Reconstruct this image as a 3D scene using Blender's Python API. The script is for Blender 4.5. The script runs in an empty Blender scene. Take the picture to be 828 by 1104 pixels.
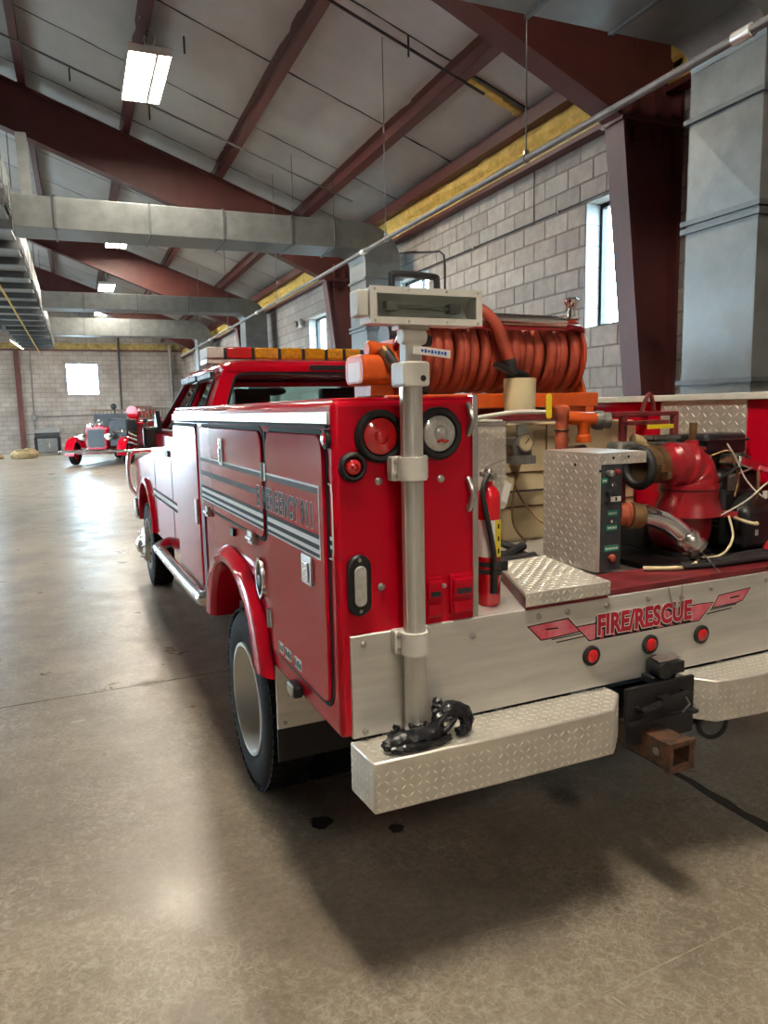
import bpy, bmesh, math, random
from mathutils import Vector, Matrix
random.seed(7)
scn = bpy.context.scene
COL = scn.collection
PI = math.pi

# ------------------------------------------------------------------ camera
cam_d = bpy.data.cameras.new('camera')
cam = bpy.data.objects.new('camera', cam_d)
COL.objects.link(cam)
cR = Vector((0.92409005, -0.38159103, -0.02111532))
cU = Vector((0.07197845, 0.11951475, 0.99021984))
cF = Vector((0.37533542, 0.91657215, -0.13790872))
m = Matrix((cR, cU, -cF)).transposed().to_4x4()
m.translation = Vector((-0.67088314, -2.01639967, 1.77307489))
cam.matrix_world = m
cam_d.sensor_fit = 'HORIZONTAL'
cam_d.sensor_width = 36.0
cam_d.lens = 34.573
cam_d.clip_start = 0.05
cam_d.clip_end = 200
scn.camera = cam

# ------------------------------------------------------------------ sky / exposure
w = bpy.data.worlds.new('sky')
scn.world = w
w.use_nodes = True
bg = w.node_tree.nodes['Background']
bg.inputs[0].default_value = (0.62, 0.84, 1.0, 1)
bg.inputs[1].default_value = 44.0
scn.view_settings.view_transform = 'Standard'
scn.view_settings.look = 'None'
scn.view_settings.gamma = 1
scn.view_settings.use_curve_mapping = False
scn.view_settings.exposure = 0.0
LAMP = 245.0

# ------------------------------------------------------------------ materials
MATS = {}
def mat(name, col, rough=0.5, metal=0.0, var=0.0, vscale=8.0, bump=0.0, bscale=60.0, coat=0.0, emit=0.0,
        trans=0.0, rvar=0.0, col2=None, aniso=None, alpha=1.0, rand=0.0, ior=1.45, spec=0.5, world=False):
    m = bpy.data.materials.new(name)
    m.use_nodes = True
    nt = m.node_tree
    b = nt.nodes['Principled BSDF']
    L = nt.links.new
    b.inputs['Base Color'].default_value = (*col, 1)
    b.inputs['Roughness'].default_value = rough
    b.inputs['Metallic'].default_value = metal
    b.inputs['Coat Weight'].default_value = coat
    b.inputs['Coat Roughness'].default_value = 0.04
    b.inputs['Transmission Weight'].default_value = trans
    b.inputs['IOR'].default_value = ior
    b.inputs['Specular IOR Level'].default_value = spec
    if emit:
        b.inputs['Emission Color'].default_value = (*col, 1)
        b.inputs['Emission Strength'].default_value = emit
    tc = nt.nodes.new('ShaderNodeTexCoord')
    src = tc.outputs['Object']
    if world:
        src = nt.nodes.new('ShaderNodeNewGeometry').outputs['Position']
    if aniso:
        mp = nt.nodes.new('ShaderNodeMapping')
        mp.inputs['Scale'].default_value = aniso
        L(src, mp.inputs['Vector'])
        src = mp.outputs['Vector']
    if var or rvar:
        n = nt.nodes.new('ShaderNodeTexNoise')
        n.inputs['Scale'].default_value = vscale
        n.inputs['Detail'].default_value = 6
        n.inputs['Roughness'].default_value = 0.65
        L(src, n.inputs['Vector'])
        if var:
            rp = nt.nodes.new('ShaderNodeValToRGB')
            c2 = col2 if col2 else tuple(max(0, c * (1 - var)) for c in col)
            rp.color_ramp.elements[0].position = 0.34
            rp.color_ramp.elements[1].position = 0.66
            rp.color_ramp.elements[0].color = (*c2, 1)
            rp.color_ramp.elements[1].color = (*col, 1)
            L(n.outputs['Fac'], rp.inputs['Fac'])
            L(rp.outputs['Color'], b.inputs['Base Color'])
        if rvar:
            mr = nt.nodes.new('ShaderNodeMapRange')
            mr.inputs['From Min'].default_value = 0.3
            mr.inputs['From Max'].default_value = 0.7
            mr.inputs['To Min'].default_value = max(0.02, rough - rvar)
            mr.inputs['To Max'].default_value = rough + rvar
            L(n.outputs['Fac'], mr.inputs['Value'])
            L(mr.outputs['Result'], b.inputs['Roughness'])
    if rand:
        oi = nt.nodes.new('ShaderNodeObjectInfo')
        mr = nt.nodes.new('ShaderNodeMapRange')
        mr.inputs['To Min'].default_value = 1 - rand
        mr.inputs['To Max'].default_value = 1 + rand
        L(oi.outputs['Random'], mr.inputs['Value'])
        mx = nt.nodes.new('ShaderNodeMix')
        mx.data_type = 'RGBA'
        mx.blend_type = 'MULTIPLY'
        mx.inputs['Factor'].default_value = 1
        cin = b.inputs['Base Color']
        if cin.is_linked:
            L(cin.links[0].from_socket, mx.inputs[6])
        else:
            mx.inputs[6].default_value = (*col, 1)
        L(mr.outputs['Result'], mx.inputs[7])
        L(mx.outputs[2], cin)
    if bump:
        n2 = nt.nodes.new('ShaderNodeTexNoise')
        n2.inputs['Scale'].default_value = bscale
        n2.inputs['Detail'].default_value = 4
        L(src, n2.inputs['Vector'])
        bp = nt.nodes.new('ShaderNodeBump')
        bp.inputs['Strength'].default_value = bump
        bp.inputs['Distance'].default_value = 0.01
        L(n2.outputs['Fac'], bp.inputs['Height'])
        L(bp.outputs['Normal'], b.inputs['Normal'])
    MATS[name] = m
    return m

RED = mat('red_paint', (0.48, 0.0025, 0.016), 0.13, coat=0.15, bump=0.006, bscale=4, spec=0.25)
REDD = mat('dark_red_steel', (0.20, 0.02, 0.025), 0.5, var=0.55, vscale=9, rvar=0.12)
REDP = mat('pump_red_enamel', (0.34, 0.008, 0.016), 0.30, var=0.35, vscale=6, bump=0.12, bscale=35, coat=0.4)
SEAL = mat('black_door_seal', (0.012, 0.010, 0.011), 0.7, bump=0.05, spec=0.2)
ALU = mat('brushed_aluminium', (0.76, 0.74, 0.69), 0.42, 0.6, var=0.18, vscale=5, rvar=0.08, bump=0.02, bscale=30, aniso=(0.6, 3, 6))
ALUP = mat('polished_aluminium', (0.78, 0.78, 0.76), 0.22, 1.0, rvar=0.06, vscale=12)
DIA = mat('diamond_plate_aluminium', (0.74, 0.70, 0.62), 0.42, 0.6, var=0.2, vscale=14, rvar=0.1)
DIAB = mat('worn_tread_bars', (0.86, 0.83, 0.75), 0.40, 0.6, rvar=0.08, vscale=20)  # bars paler than the plate beneath them
SATIN = mat('satin_aluminium', (0.70, 0.69, 0.65), 0.40, 0.75, rvar=0.06, vscale=10)
INSD = mat('dull_yellow_insulation', (0.40, 0.31, 0.12), 0.9, var=0.5, vscale=5, bump=0.6)
OIL = mat('dried_oil_stain', (0.025, 0.022, 0.018), 0.35, var=0.4, vscale=30)
JNT = mat('floor_joint_dirt', (0.05, 0.043, 0.036), 0.8, var=0.4, vscale=20)
SCR = mat('pale_floor_scratch', (0.45, 0.39, 0.31), 0.6, var=0.4, vscale=20)
CHR = mat('chrome', (0.85, 0.85, 0.86), 0.08, 1.0, rvar=0.03)
STL = mat('bolt_steel', (0.55, 0.53, 0.50), 0.35, 0.9, var=0.3, vscale=40)
RUB = mat('black_rubber', (0.014, 0.014, 0.015), 0.62, var=0.3, vscale=20, bump=0.1, bscale=80)
TYRE = mat('tyre_rubber', (0.011, 0.0105, 0.010), 0.75, spec=0.2, var=0.4, vscale=12, bump=0.15, bscale=60)
BLK = mat('black_plastic', (0.012, 0.012, 0.014), 0.38, rvar=0.08)
BLKM = mat('black_painted_steel', (0.016, 0.016, 0.018), 0.42, var=0.4, vscale=12, bump=0.05)
WHT = mat('white_painted_metal', (0.68, 0.66, 0.60), 0.42, var=0.12, vscale=18)
CRM = mat('cream_polyethylene', (0.68, 0.55, 0.33), 0.5, var=0.2, vscale=3, bump=0.03)
CRM2 = mat('cream_painted_tube', (0.70, 0.60, 0.36), 0.5, var=0.12, vscale=9)
ORG = mat('orange_enamel', (0.66, 0.10, 0.012), 0.38, var=0.3, vscale=10, coat=0.2)
ORGD = mat('faded_orange_pipe', (0.46, 0.10, 0.045), 0.55, var=0.4, vscale=16, bump=0.1)
HOSE = mat('red_orange_booster_hose', (0.40, 0.062, 0.030), 0.55, var=0.35, vscale=7, bump=0.06)
GALV = mat('galvanised_sheet', (0.22, 0.235, 0.235), 0.45, 0.55, var=0.28, vscale=5, rvar=0.1, bump=0.04, bscale=9)
GALVD = mat('dull_galvanised_sheet', (0.17, 0.185, 0.195), 0.5, 0.7, var=0.3, vscale=4, rvar=0.1)
MAR = mat('maroon_primer_steel', (0.10, 0.026, 0.024), 0.5, var=0.25, vscale=3, bump=0.03, bscale=20)
BLOCK = mat('concrete_block', (0.42, 0.385, 0.35), 0.88, var=0.26, vscale=7, bump=0.35, bscale=45, rand=0.16, world=True)
MORT = mat('mortar_joint', (0.25, 0.225, 0.20), 0.92, var=0.2, vscale=14, bump=0.3)
BLUEW = mat('smooth_painted_reveal', (0.36, 0.37, 0.36), 0.8, var=0.1, vscale=8, bump=0.1)  # concrete block jambs, blue daylight put into the cooler colour
INSW = mat('white_vinyl_insulation', (0.43, 0.42, 0.405), 0.55, spec=0.4, var=0.14, vscale=2.2, bump=0.5, bscale=3.2)
DECK = mat('dark_roof_seam', (0.05, 0.045, 0.045), 0.8, var=0.3)
INSY = mat('yellow_foam_insulation', (0.74, 0.54, 0.16), 0.9, var=0.55, vscale=9, bump=1.0, bscale=22, col2=(0.50, 0.34, 0.08))
PIPE = mat('grey_steel_pipe', (0.20, 0.19, 0.185), 0.5, 0.3, var=0.3, vscale=10)
DRK = mat('dark_conduit', (0.05, 0.045, 0.045), 0.5, 0.3)
def thin_glass(name, tint, rough=0.02):
    m = bpy.data.materials.new(name)
    m.use_nodes = True
    nt = m.node_tree
    nt.nodes.remove(nt.nodes['Principled BSDF'])
    tr = nt.nodes.new('ShaderNodeBsdfTransparent')
    tr.inputs[0].default_value = (*tint, 1)
    gl = nt.nodes.new('ShaderNodeBsdfGlossy')
    gl.inputs['Roughness'].default_value = rough
    lw = nt.nodes.new('ShaderNodeLayerWeight')
    lw.inputs['Blend'].default_value = 0.5
    pw = nt.nodes.new('ShaderNodeMath')
    pw.operation = 'POWER'
    pw.inputs[1].default_value = 5.0
    nt.links.new(lw.outputs['Facing'], pw.inputs[0])
    fr = nt.nodes.new('ShaderNodeMath')
    fr.operation = 'MULTIPLY_ADD'
    fr.inputs[1].default_value = 0.9
    fr.inputs[2].default_value = 0.03
    nt.links.new(pw.outputs[0], fr.inputs[0])
    mx = nt.nodes.new('ShaderNodeMixShader')
    nt.links.new(fr.outputs[0], mx.inputs[0])
    nt.links.new(tr.outputs[0], mx.inputs[1])
    nt.links.new(gl.outputs[0], mx.inputs[2])
    nt.links.new(mx.outputs[0], nt.nodes['Material Output'].inputs[0])
    return m
GLS = thin_glass('tinted_glass', (0.78, 0.88, 0.86))
CLR = thin_glass('clear_glass', (0.95, 0.98, 0.98))
LENR = mat('red_lens', (0.62, 0.010, 0.014), 0.12, coat=1.0, var=0.2, vscale=60)
LENC = mat('clear_lens', (0.58, 0.57, 0.54), 0.10, 0.3, coat=1.0, var=0.25, vscale=60)
LENA = mat('amber_lens', (0.80, 0.36, 0.015), 0.15, coat=0.8, var=0.5, vscale=30)
LENB = mat('blue_lens', (0.02, 0.14, 0.50), 0.15, coat=0.8, var=0.4, vscale=30)
BLKD = mat('black_decal', (0.018, 0.018, 0.018), 0.6, rvar=0.05, spec=0.1)
WHTD = mat('white_decal', (0.74, 0.70, 0.66), 0.4, rvar=0.05)
GRYD = mat('grey_decal', (0.12, 0.09, 0.09), 0.6, rvar=0.05, spec=0.15)
REDX = mat('pink_red_decal', (0.62, 0.03, 0.075), 0.4, var=0.5, vscale=9, col2=(0.72, 0.28, 0.32))
GRN = mat('green_label', (0.01, 0.20, 0.12), 0.4, rvar=0.05)
YEL = mat('yellow_label', (0.80, 0.62, 0.02), 0.45, var=0.1)
BRS = mat('dirty_brass', (0.25, 0.15, 0.07), 0.45, 0.7, var=0.4, vscale=20)
DGRY = mat('dark_grey_panel', (0.035, 0.038, 0.045), 0.45, var=0.3, vscale=20)
GRYM = mat('grey_cast_metal', (0.22, 0.21, 0.19), 0.5, 0.5, var=0.5, vscale=14, bump=0.2)
SEAT = mat('grey_seat_cloth', (0.06, 0.06, 0.065), 0.9, bump=0.2, bscale=150)
GLOV = mat('black_leather', (0.010, 0.010, 0.013), 0.34, var=0.3, vscale=30, bump=0.25, bscale=25)
WOOD = mat('old_wood', (0.30, 0.20, 0.11), 0.7, var=0.5, vscale=6, aniso=(8, 8, 1))
TAN = mat('tan_sacking', (0.42, 0.30, 0.15), 0.9, var=0.4, vscale=10, bump=0.5)
RUST = mat('rusty_steel', (0.16, 0.07, 0.035), 0.7, 0.3, var=0.6, vscale=25, col2=(0.03, 0.025, 0.022))
TUBE = mat('lit_fluorescent_tube', (1.0, 0.91, 0.76), 0.5, emit=LAMP, rvar=0.01)
STRAP = mat('white_wire', (0.60, 0.57, 0.50), 0.6, rvar=0.05)
ROPE = mat('braided_rope', (0.55, 0.42, 0.28), 0.9, var=0.4, vscale=60, bump=0.4, bscale=150)

def floor_material():
    m = bpy.data.materials.new('sealed_concrete_floor')
    m.use_nodes = True
    nt = m.node_tree
    b = nt.nodes['Principled BSDF']
    L = nt.links.new
    tc = nt.nodes.new('ShaderNodeTexCoord')
    def noise(scale, det=8, rough=0.6, dist=0.0):
        n = nt.nodes.new('ShaderNodeTexNoise')
        n.inputs['Scale'].default_value = scale
        n.inputs['Detail'].default_value = det
        n.inputs['Roughness'].default_value = rough
        n.inputs['Distortion'].default_value = dist
        L(tc.outputs['Object'], n.inputs['Vector'])
        return n.outputs['Fac']
    def ramp(fac, stops):
        r = nt.nodes.new('ShaderNodeValToRGB')
        e = r.color_ramp.elements
        while len(e) < len(stops):
            e.new(0.5)
        for i, (p, c) in enumerate(stops):
            e[i].position = p
            e[i].color = (*c, 1)
        L(fac, r.inputs['Fac'])
        return r.outputs['Color']
    def mix(a, bb, fac, mode='MULTIPLY'):
        x = nt.nodes.new('ShaderNodeMix')
        x.data_type = 'RGBA'
        x.blend_type = mode
        if isinstance(fac, float):
            x.inputs['Factor'].default_value = fac
        else:
            L(fac, x.inputs['Factor'])
        L(a, x.inputs[6])
        L(bb, x.inputs[7])
        return x.outputs[2]
    big = ramp(noise(0.55, 6, 0.6, 0.4), [(0.30, (0.180, 0.150, 0.114)), (0.50, (0.265, 0.225, 0.174)), (0.70, (0.36, 0.310, 0.245))])
    mid = ramp(noise(3.2, 10, 0.72), [(0.32, (0.70, 0.68, 0.66)), (0.64, (1.08, 1.06, 1.03))])
    c = mix(big, mid, 0.9)
    fine = ramp(noise(38, 8, 0.8), [(0.36, (0.62, 0.60, 0.58)), (0.55, (1.02, 1.02, 1.02))])
    c = mix(c, fine, 0.7)
    # pale scuffed flecks of worn sealer
    fl = ramp(noise(26, 12, 0.85, 1.2), [(0.50, (0, 0, 0)), (0.58, (1, 1, 1))])
    pale = nt.nodes.new('ShaderNodeRGB')
    pale.outputs[0].default_value = (0.50, 0.44, 0.36, 1)
    fmask = mix(fl, ramp(noise(0.9, 4), [(0.38, (0.06, 0.06, 0.06)), (0.62, (0.55, 0.55, 0.55))]), 1.0)
    c = mix(c, pale.outputs[0], fmask, 'MIX')
    # crazed hairlines in the worn surface
    wv = nt.nodes.new('ShaderNodeTexNoise')
    wv.inputs['Scale'].default_value = 5.0
    wv.inputs['Detail'].default_value = 5
    L(tc.outputs['Object'], wv.inputs['Vector'])
    av = nt.nodes.new('ShaderNodeMix')
    av.data_type = 'RGBA'
    av.blend_type = 'ADD'
    av.inputs['Factor'].default_value = 0.25
    L(tc.outputs['Object'], av.inputs[6])
    L(wv.outputs['Color'], av.inputs[7])
    vo = nt.nodes.new('ShaderNodeTexVoronoi')
    vo.feature = 'DISTANCE_TO_EDGE'
    vo.inputs['Scale'].default_value = 24
    L(av.outputs[2], vo.inputs['Vector'])
    hl = ramp(vo.outputs['Distance'], [(0.0, (1, 1, 1)), (0.07, (0, 0, 0))])
    hm = mix(hl, ramp(noise(1.6, 6), [(0.46, (0, 0, 0)), (0.60, (0.40, 0.40, 0.40))]), 1.0)
    c = mix(c, pale.outputs[0], hm, 'MIX')
    L(c, b.inputs['Base Color'])
    rr = ramp(noise(2.4, 9, 0.7), [(0.32, (0.25, 0.25, 0.25)), (0.68, (0.45, 0.45, 0.45))])
    L(rr, b.inputs['Roughness'])
    bp = nt.nodes.new('ShaderNodeBump')
    bp.inputs['Strength'].default_value = 0.10
    bp.inputs['Distance'].default_value = 0.01
    L(noise(22, 8, 0.7), bp.inputs['Height'])
    L(bp.outputs['Normal'], b.inputs['Normal'])
    return m
FLOOR = floor_material()

def blockwall_material():
    """far block work: courses too small to pick apart"""
    m = bpy.data.materials.new('far_block_work')
    m.use_nodes = True
    nt = m.node_tree
    b = nt.nodes['Principled BSDF']
    L = nt.links.new
    tc = nt.nodes.new('ShaderNodeTexCoord')
    sp = nt.nodes.new('ShaderNodeSeparateXYZ')
    L(tc.outputs['Object'], sp.inputs[0])
    ad = nt.nodes.new('ShaderNodeMath')
    ad.operation = 'ADD'
    L(sp.outputs[0], ad.inputs[0])
    L(sp.outputs[1], ad.inputs[1])
    cb = nt.nodes.new('ShaderNodeCombineXYZ')
    L(ad.outputs[0], cb.inputs[0])
    L(sp.outputs[2], cb.inputs[1])
    br = nt.nodes.new('ShaderNodeTexBrick')
    br.inputs['Scale'].default_value = 1
    br.inputs['Brick Width'].default_value = 0.45
    br.inputs['Row Height'].default_value = 0.2248
    br.inputs['Mortar Size'].default_value = 0.012
    br.inputs['Color1'].default_value = (0.36, 0.33, 0.31, 1)
    br.inputs['Color2'].default_value = (0.30, 0.272, 0.255, 1)
    br.inputs['Mortar'].default_value = (0.21, 0.19, 0.175, 1)
    L(cb.outputs[0], br.inputs['Vector'])
    n = nt.nodes.new('ShaderNodeTexNoise')
    n.inputs['Scale'].default_value = 1.2
    n.inputs['Detail'].default_value = 8
    L(tc.outputs['Object'], n.inputs['Vector'])
    r = nt.nodes.new('ShaderNodeValToRGB')
    r.color_ramp.elements[0].color = (0.72, 0.70, 0.70, 1)
    r.color_ramp.elements[1].color = (1.1, 1.1, 1.1, 1)
    r.color_ramp.elements[0].position = 0.3
    r.color_ramp.elements[1].position = 0.7
    L(n.outputs['Fac'], r.inputs['Fac'])
    x = nt.nodes.new('ShaderNodeMix')
    x.data_type = 'RGBA'
    x.blend_type = 'MULTIPLY'
    x.inputs['Factor'].default_value = 1
    L(br.outputs['Color'], x.inputs[6])
    L(r.outputs['Color'], x.inputs[7])
    L(x.outputs[2], b.inputs['Base Color'])
    b.inputs['Roughness'].default_value = 0.9
    bp = nt.nodes.new('ShaderNodeBump')
    bp.inputs['Strength'].default_value = 0.5
    bp.inputs['Distance'].default_value = 0.01
    bp.invert = True
    L(br.outputs['Fac'], bp.inputs['Height'])
    L(bp.outputs['Normal'], b.inputs['Normal'])
    return m
FARBLOCK = blockwall_material()

# ------------------------------------------------------------------ mesh helpers
def frame_of(d):
    d = Vector(d).normalized()
    a = Vector((0, 0, 1)) if abs(d.z) < 0.9 else Vector((1, 0, 0))
    u = d.cross(a).normalized()
    return d, u, d.cross(u).normalized()

class MB:
    def __init__(s):
        s.v = []
        s.f = []
    def add(s, vs, fs):
        o = len(s.v)
        s.v += [Vector(p) for p in vs]
        s.f += [tuple(i + o for i in f) for f in fs]
        return s
    def box(s, x0, x1, y0, y1, z0, z1):
        return s.add([(x0, y0, z0), (x1, y0, z0), (x1, y1, z0), (x0, y1, z0), (x0, y0, z1), (x1, y0, z1), (x1, y1, z1), (x0, y1, z1)],
                     [(0, 3, 2, 1), (4, 5, 6, 7), (0, 1, 5, 4), (1, 2, 6, 5), (2, 3, 7, 6), (3, 0, 4, 7)])
    def obox(s, c, a, b, d):
        c, a, b, d = map(Vector, (c, a, b, d))
        if a.cross(b).dot(d) < 0:
            d = -d
        P = [c + i * a + j * b + k * d for k in (-1, 1) for (i, j) in ((-1, -1), (1, -1), (1, 1), (-1, 1))]
        return s.add(P, [(0, 3, 2, 1), (4, 5, 6, 7), (0, 1, 5, 4), (1, 2, 6, 5), (2, 3, 7, 6), (3, 0, 4, 7)])
    def bar(s, p0, p1, wd, ht, up=(0, 0, 1)):
        p0, p1, up = Vector(p0), Vector(p1), Vector(up)
        d = (p1 - p0)
        u = d.cross(up).normalized()
        n = u.cross(d).normalized()
        return s.obox((p0 + p1) / 2, d / 2, u * wd / 2, n * ht / 2)
    def cyl(s, p0, p1, r, r2=None, n=16, cap=True):
        p0, p1 = Vector(p0), Vector(p1)
        r2 = r if r2 is None else r2
        d, u, w_ = frame_of(p1 - p0)
        o = len(s.v)
        for p, q in ((p0, r), (p1, r2)):
            for i in range(n):
                a = 2 * PI * i / n
                s.v.append(p + u * (q * math.cos(a)) + w_ * (q * math.sin(a)))
        for i in range(n):
            j = (i + 1) % n
            s.f.append((o + i, o + j, o + n + j, o + n + i))
        if cap:
            s.f.append(tuple(o + i for i in reversed(range(n))))
            s.f.append(tuple(o + n + i for i in range(n)))
        return s
    def lathe(s, p, axis, prof, n=24, cap=True):
        """prof: (t along axis, radius)"""
        p = Vector(p)
        d, u, w_ = frame_of(axis)
        o = len(s.v)
        for t, r in prof:
            for i in range(n):
                a = 2 * PI * i / n
                s.v.append(p + d * t + u * (r * math.cos(a)) + w_ * (r * math.sin(a)))
        for k in range(len(prof) - 1):
            for i in range(n):
                j = (i + 1) % n
                s.f.append((o + k * n + i, o + k * n + j, o + (k + 1) * n + j, o + (k + 1) * n + i))
        if cap:
            s.f.append(tuple(o + i for i in reversed(range(n))))
            e = o + (len(prof) - 1) * n
            s.f.append(tuple(e + i for i in range(n)))
        return s
    def tube(s, pts, r, n=8, cap=True, closed=False):
        pts = [Vector(p) for p in pts]
        k = len(pts)
        rs = r if isinstance(r, (list, tuple)) else [r] * k
        o = len(s.v)
        u = None
        for i, p in enumerate(pts):
            if closed:
                t = (pts[(i + 1) % k] - pts[i - 1]).normalized()
            else:
                t = (pts[min(i + 1, k - 1)] - pts[max(i - 1, 0)]).normalized()
            if u is None:
                _, u, _ = frame_of(t)
            u = (u - t * u.dot(t)).normalized()
            w_ = t.cross(u)
            for j in range(n):
                a = 2 * PI * j / n
                s.v.append(p + u * (rs[i] * math.cos(a)) + w_ * (rs[i] * math.sin(a)))
        for i in range(k if closed else k - 1):
            i2 = (i + 1) % k
            for j in range(n):
                j2 = (j + 1) % n
                s.f.append((o + i * n + j, o + i * n + j2, o + i2 * n + j2, o + i2 * n + j))
        if cap and not closed:
            s.f.append(tuple(o + j for j in reversed(range(n))))
            s.f.append(tuple(o + (k - 1) * n + j for j in range(n)))
        return s
    def prism(s, poly, axis, a0, a1):
        """poly: 2-D points; axis x -> (y,z), y -> (x,z), z -> (x,y)"""
        def P(q, a):
            return {'x': (a, q[0], q[1]), 'y': (q[0], a, q[1]), 'z': (q[0], q[1], a)}[axis]
        ar = sum(poly[i][0] * poly[(i + 1) % len(poly)][1] - poly[(i + 1) % len(poly)][0] * poly[i][1] for i in range(len(poly)))
        pl = list(poly) if ar > 0 else list(reversed(poly))
        n = len(pl)
        flip = (axis == 'y')
        vs = [P(q, a0) for q in pl] + [P(q, a1) for q in pl]
        fs = [tuple(reversed(range(n))), tuple(range(n, 2 * n))] + [(i, (i + 1) % n, n + (i + 1) % n, n + i) for i in range(n)]
        if flip:
            fs = [tuple(reversed(f)) for f in fs]
        return s.add(vs, fs)
    def ell(s, c, rx, ry, rz, n=14, k=8):
        c = Vector(c)
        o = len(s.v)
        for i in range(1, k):
            th = PI * i / k
            for j in range(n):
                a = 2 * PI * j / n
                s.v.append(c + Vector((rx * math.sin(th) * math.cos(a), ry * math.sin(th) * math.sin(a), rz * math.cos(th))))
        s.v.append(c + Vector((0, 0, rz)))
        s.v.append(c - Vector((0, 0, rz)))
        t, b = len(s.v) - 2, len(s.v) - 1
        for i in range(k - 2):
            for j in range(n):
                j2 = (j + 1) % n
                s.f.append((o + i * n + j, o + (i + 1) * n + j, o + (i + 1) * n + j2, o + i * n + j2))
        for j in range(n):
            j2 = (j + 1) % n
            s.f.append((t, o + j, o + j2))
            s.f.append((b, o + (k - 2) * n + j2, o + (k - 2) * n + j))
        return s
    def ring(s, c, axis, R, r, n=28, k=8):
        d, u, w_ = frame_of(axis)
        c = Vector(c)
        return s.tube([c + u * (R * math.cos(2 * PI * i / n)) + w_ * (R * math.sin(2 * PI * i / n)) for i in range(n)], r, k, closed=True)
    def loft(s, loops, cap=True):
        o = len(s.v)
        n = len(loops[0])
        for l in loops:
            s.v += [Vector(p) for p in l]
        for k in range(len(loops) - 1):
            for i in range(n):
                j = (i + 1) % n
                s.f.append((o + k * n + i, o + k * n + j, o + (k + 1) * n + j, o + (k + 1) * n + i))
        if cap:
            s.f.append(tuple(o + i for i in reversed(range(n))))
            s.f.append(tuple(o + (len(loops) - 1) * n + i for i in range(n)))
        return s

def smoothpath(pts, k=6):
    pts = [Vector(p) for p in pts]
    out = []
    n = len(pts)
    for i in range(n - 1):
        p0, p1, p2, p3 = pts[max(i - 1, 0)], pts[i], pts[i + 1], pts[min(i + 2, n - 1)]
        for j in range(k):
            t = j / k
            out.append(0.5 * ((2 * p1) + (p2 - p0) * t + (2 * p0 - 5 * p1 + 4 * p2 - p3) * t * t + (3 * p1 - p0 - 3 * p2 + p3) * t ** 3))
    out.append(pts[-1])
    return out

def rrect(x0, x1, y0, y1, r, k=5, rs=None):
    """rounded rectangle, ccw; rs = radii (bl, br, tr, tl)"""
    rs = rs or (r, r, r, r)
    out = []
    for (cx, cy, a0, q) in ((x0, y0, PI, 0), (x1, y0, 1.5 * PI, 1), (x1, y1, 0, 2), (x0, y1, 0.5 * PI, 3)):
        rr = rs[q]
        if rr <= 0:
            out.append((cx, cy))
            continue
        ox = cx + rr if cx == x0 else cx - rr
        oy = cy + rr if cy == y0 else cy - rr
        for i in range(k + 1):
            a = a0 + 0.5 * PI * i / k
            out.append((ox + rr * math.cos(a), oy + rr * math.sin(a)))
    return out

def to_mesh(name, mb, mt, base=(0, 0, 0), smooth=True):
    b = Vector(base)
    me = bpy.data.meshes.new(name)
    me.from_pydata([tuple(p - b) for p in mb.v], [], mb.f)
    me.update()
    bm = bmesh.new()
    bm.from_mesh(me)
    bmesh.ops.recalc_face_normals(bm, faces=bm.faces)
    bm.to_mesh(me)
    bm.free()
    me.materials.append(mt)
    if smooth:
        me.polygons.foreach_set('use_smooth', [True] * len(me.polygons))
        me.set_sharp_from_angle(angle=math.radians(38))
    return me

def link(name, me, parent=None, loc=(0, 0, 0)):
    o = bpy.data.objects.new(name, me)
    COL.objects.link(o)
    o.location = loc
    if parent is not None:
        o.parent = parent
    return o

def bevel(o, width, seg=2, ang=40):
    md = o.modifiers.new('bevel', 'BEVEL')
    md.width = width
    md.segments = seg
    md.limit_method = 'ANGLE'
    md.angle_limit = math.radians(ang)
    md.harden_normals = False

TH = 0.03415472
def T2B(p):
    c, s = math.cos(TH), math.sin(TH)
    return Vector((c * p[0] - s * p[1], s * p[0] + c * p[1], p[2]))

class Thing:
    """an Empty at the thing's base that parents its parts; frame T = the parked truck's axes, B = the building's"""
    def __init__(s, name, label, cat, base, group=None, frame='T', kind=None):
        s.base = Vector(base)
        o = bpy.data.objects.new(name, None)
        COL.objects.link(o)
        o.empty_display_size = 0.1
        if frame == 'T':
            o.location = T2B(base)
            o.rotation_euler = (0, 0, TH)
        else:
            o.location = base
        if label:
            o['label'] = label
        if cat:
            o['category'] = cat
        if group:
            o['group'] = group
        if kind:
            o['kind'] = kind
        s.root = o
    def part(s, name, mb, mt, parent=None, bev=0, seg=2, smooth=True, label=None, kind=None):
        if name == 'tread_pattern':
            smooth = False
        o = link(name, to_mesh(name, mb, mt, s.base, smooth), parent or s.root)
        if bev:
            bevel(o, bev, seg)
        if label:
            o['label'] = label
        if kind:
            o['kind'] = kind
        return o

def single(name, mb, mt, label, cat, base, frame='T', group=None, bev=0, smooth=True, kind=None):
    o = link(name, to_mesh(name, mb, mt, base, smooth))
    if frame == 'T':
        o.location = T2B(base)
        o.rotation_euler = (0, 0, TH)
    else:
        o.location = base
    if bev:
        bevel(o, bev)
    if label:
        o['label'] = label
    if cat:
        o['category'] = cat
    if group:
        o['group'] = group
    if kind:
        o['kind'] = kind
    return o

def struct(name, mb, mt, base=(0, 0, 0), bev=0, smooth=False, label=None):
    return single(name, mb, mt, label, None, base, 'B', None, bev, smooth, 'structure')

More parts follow.
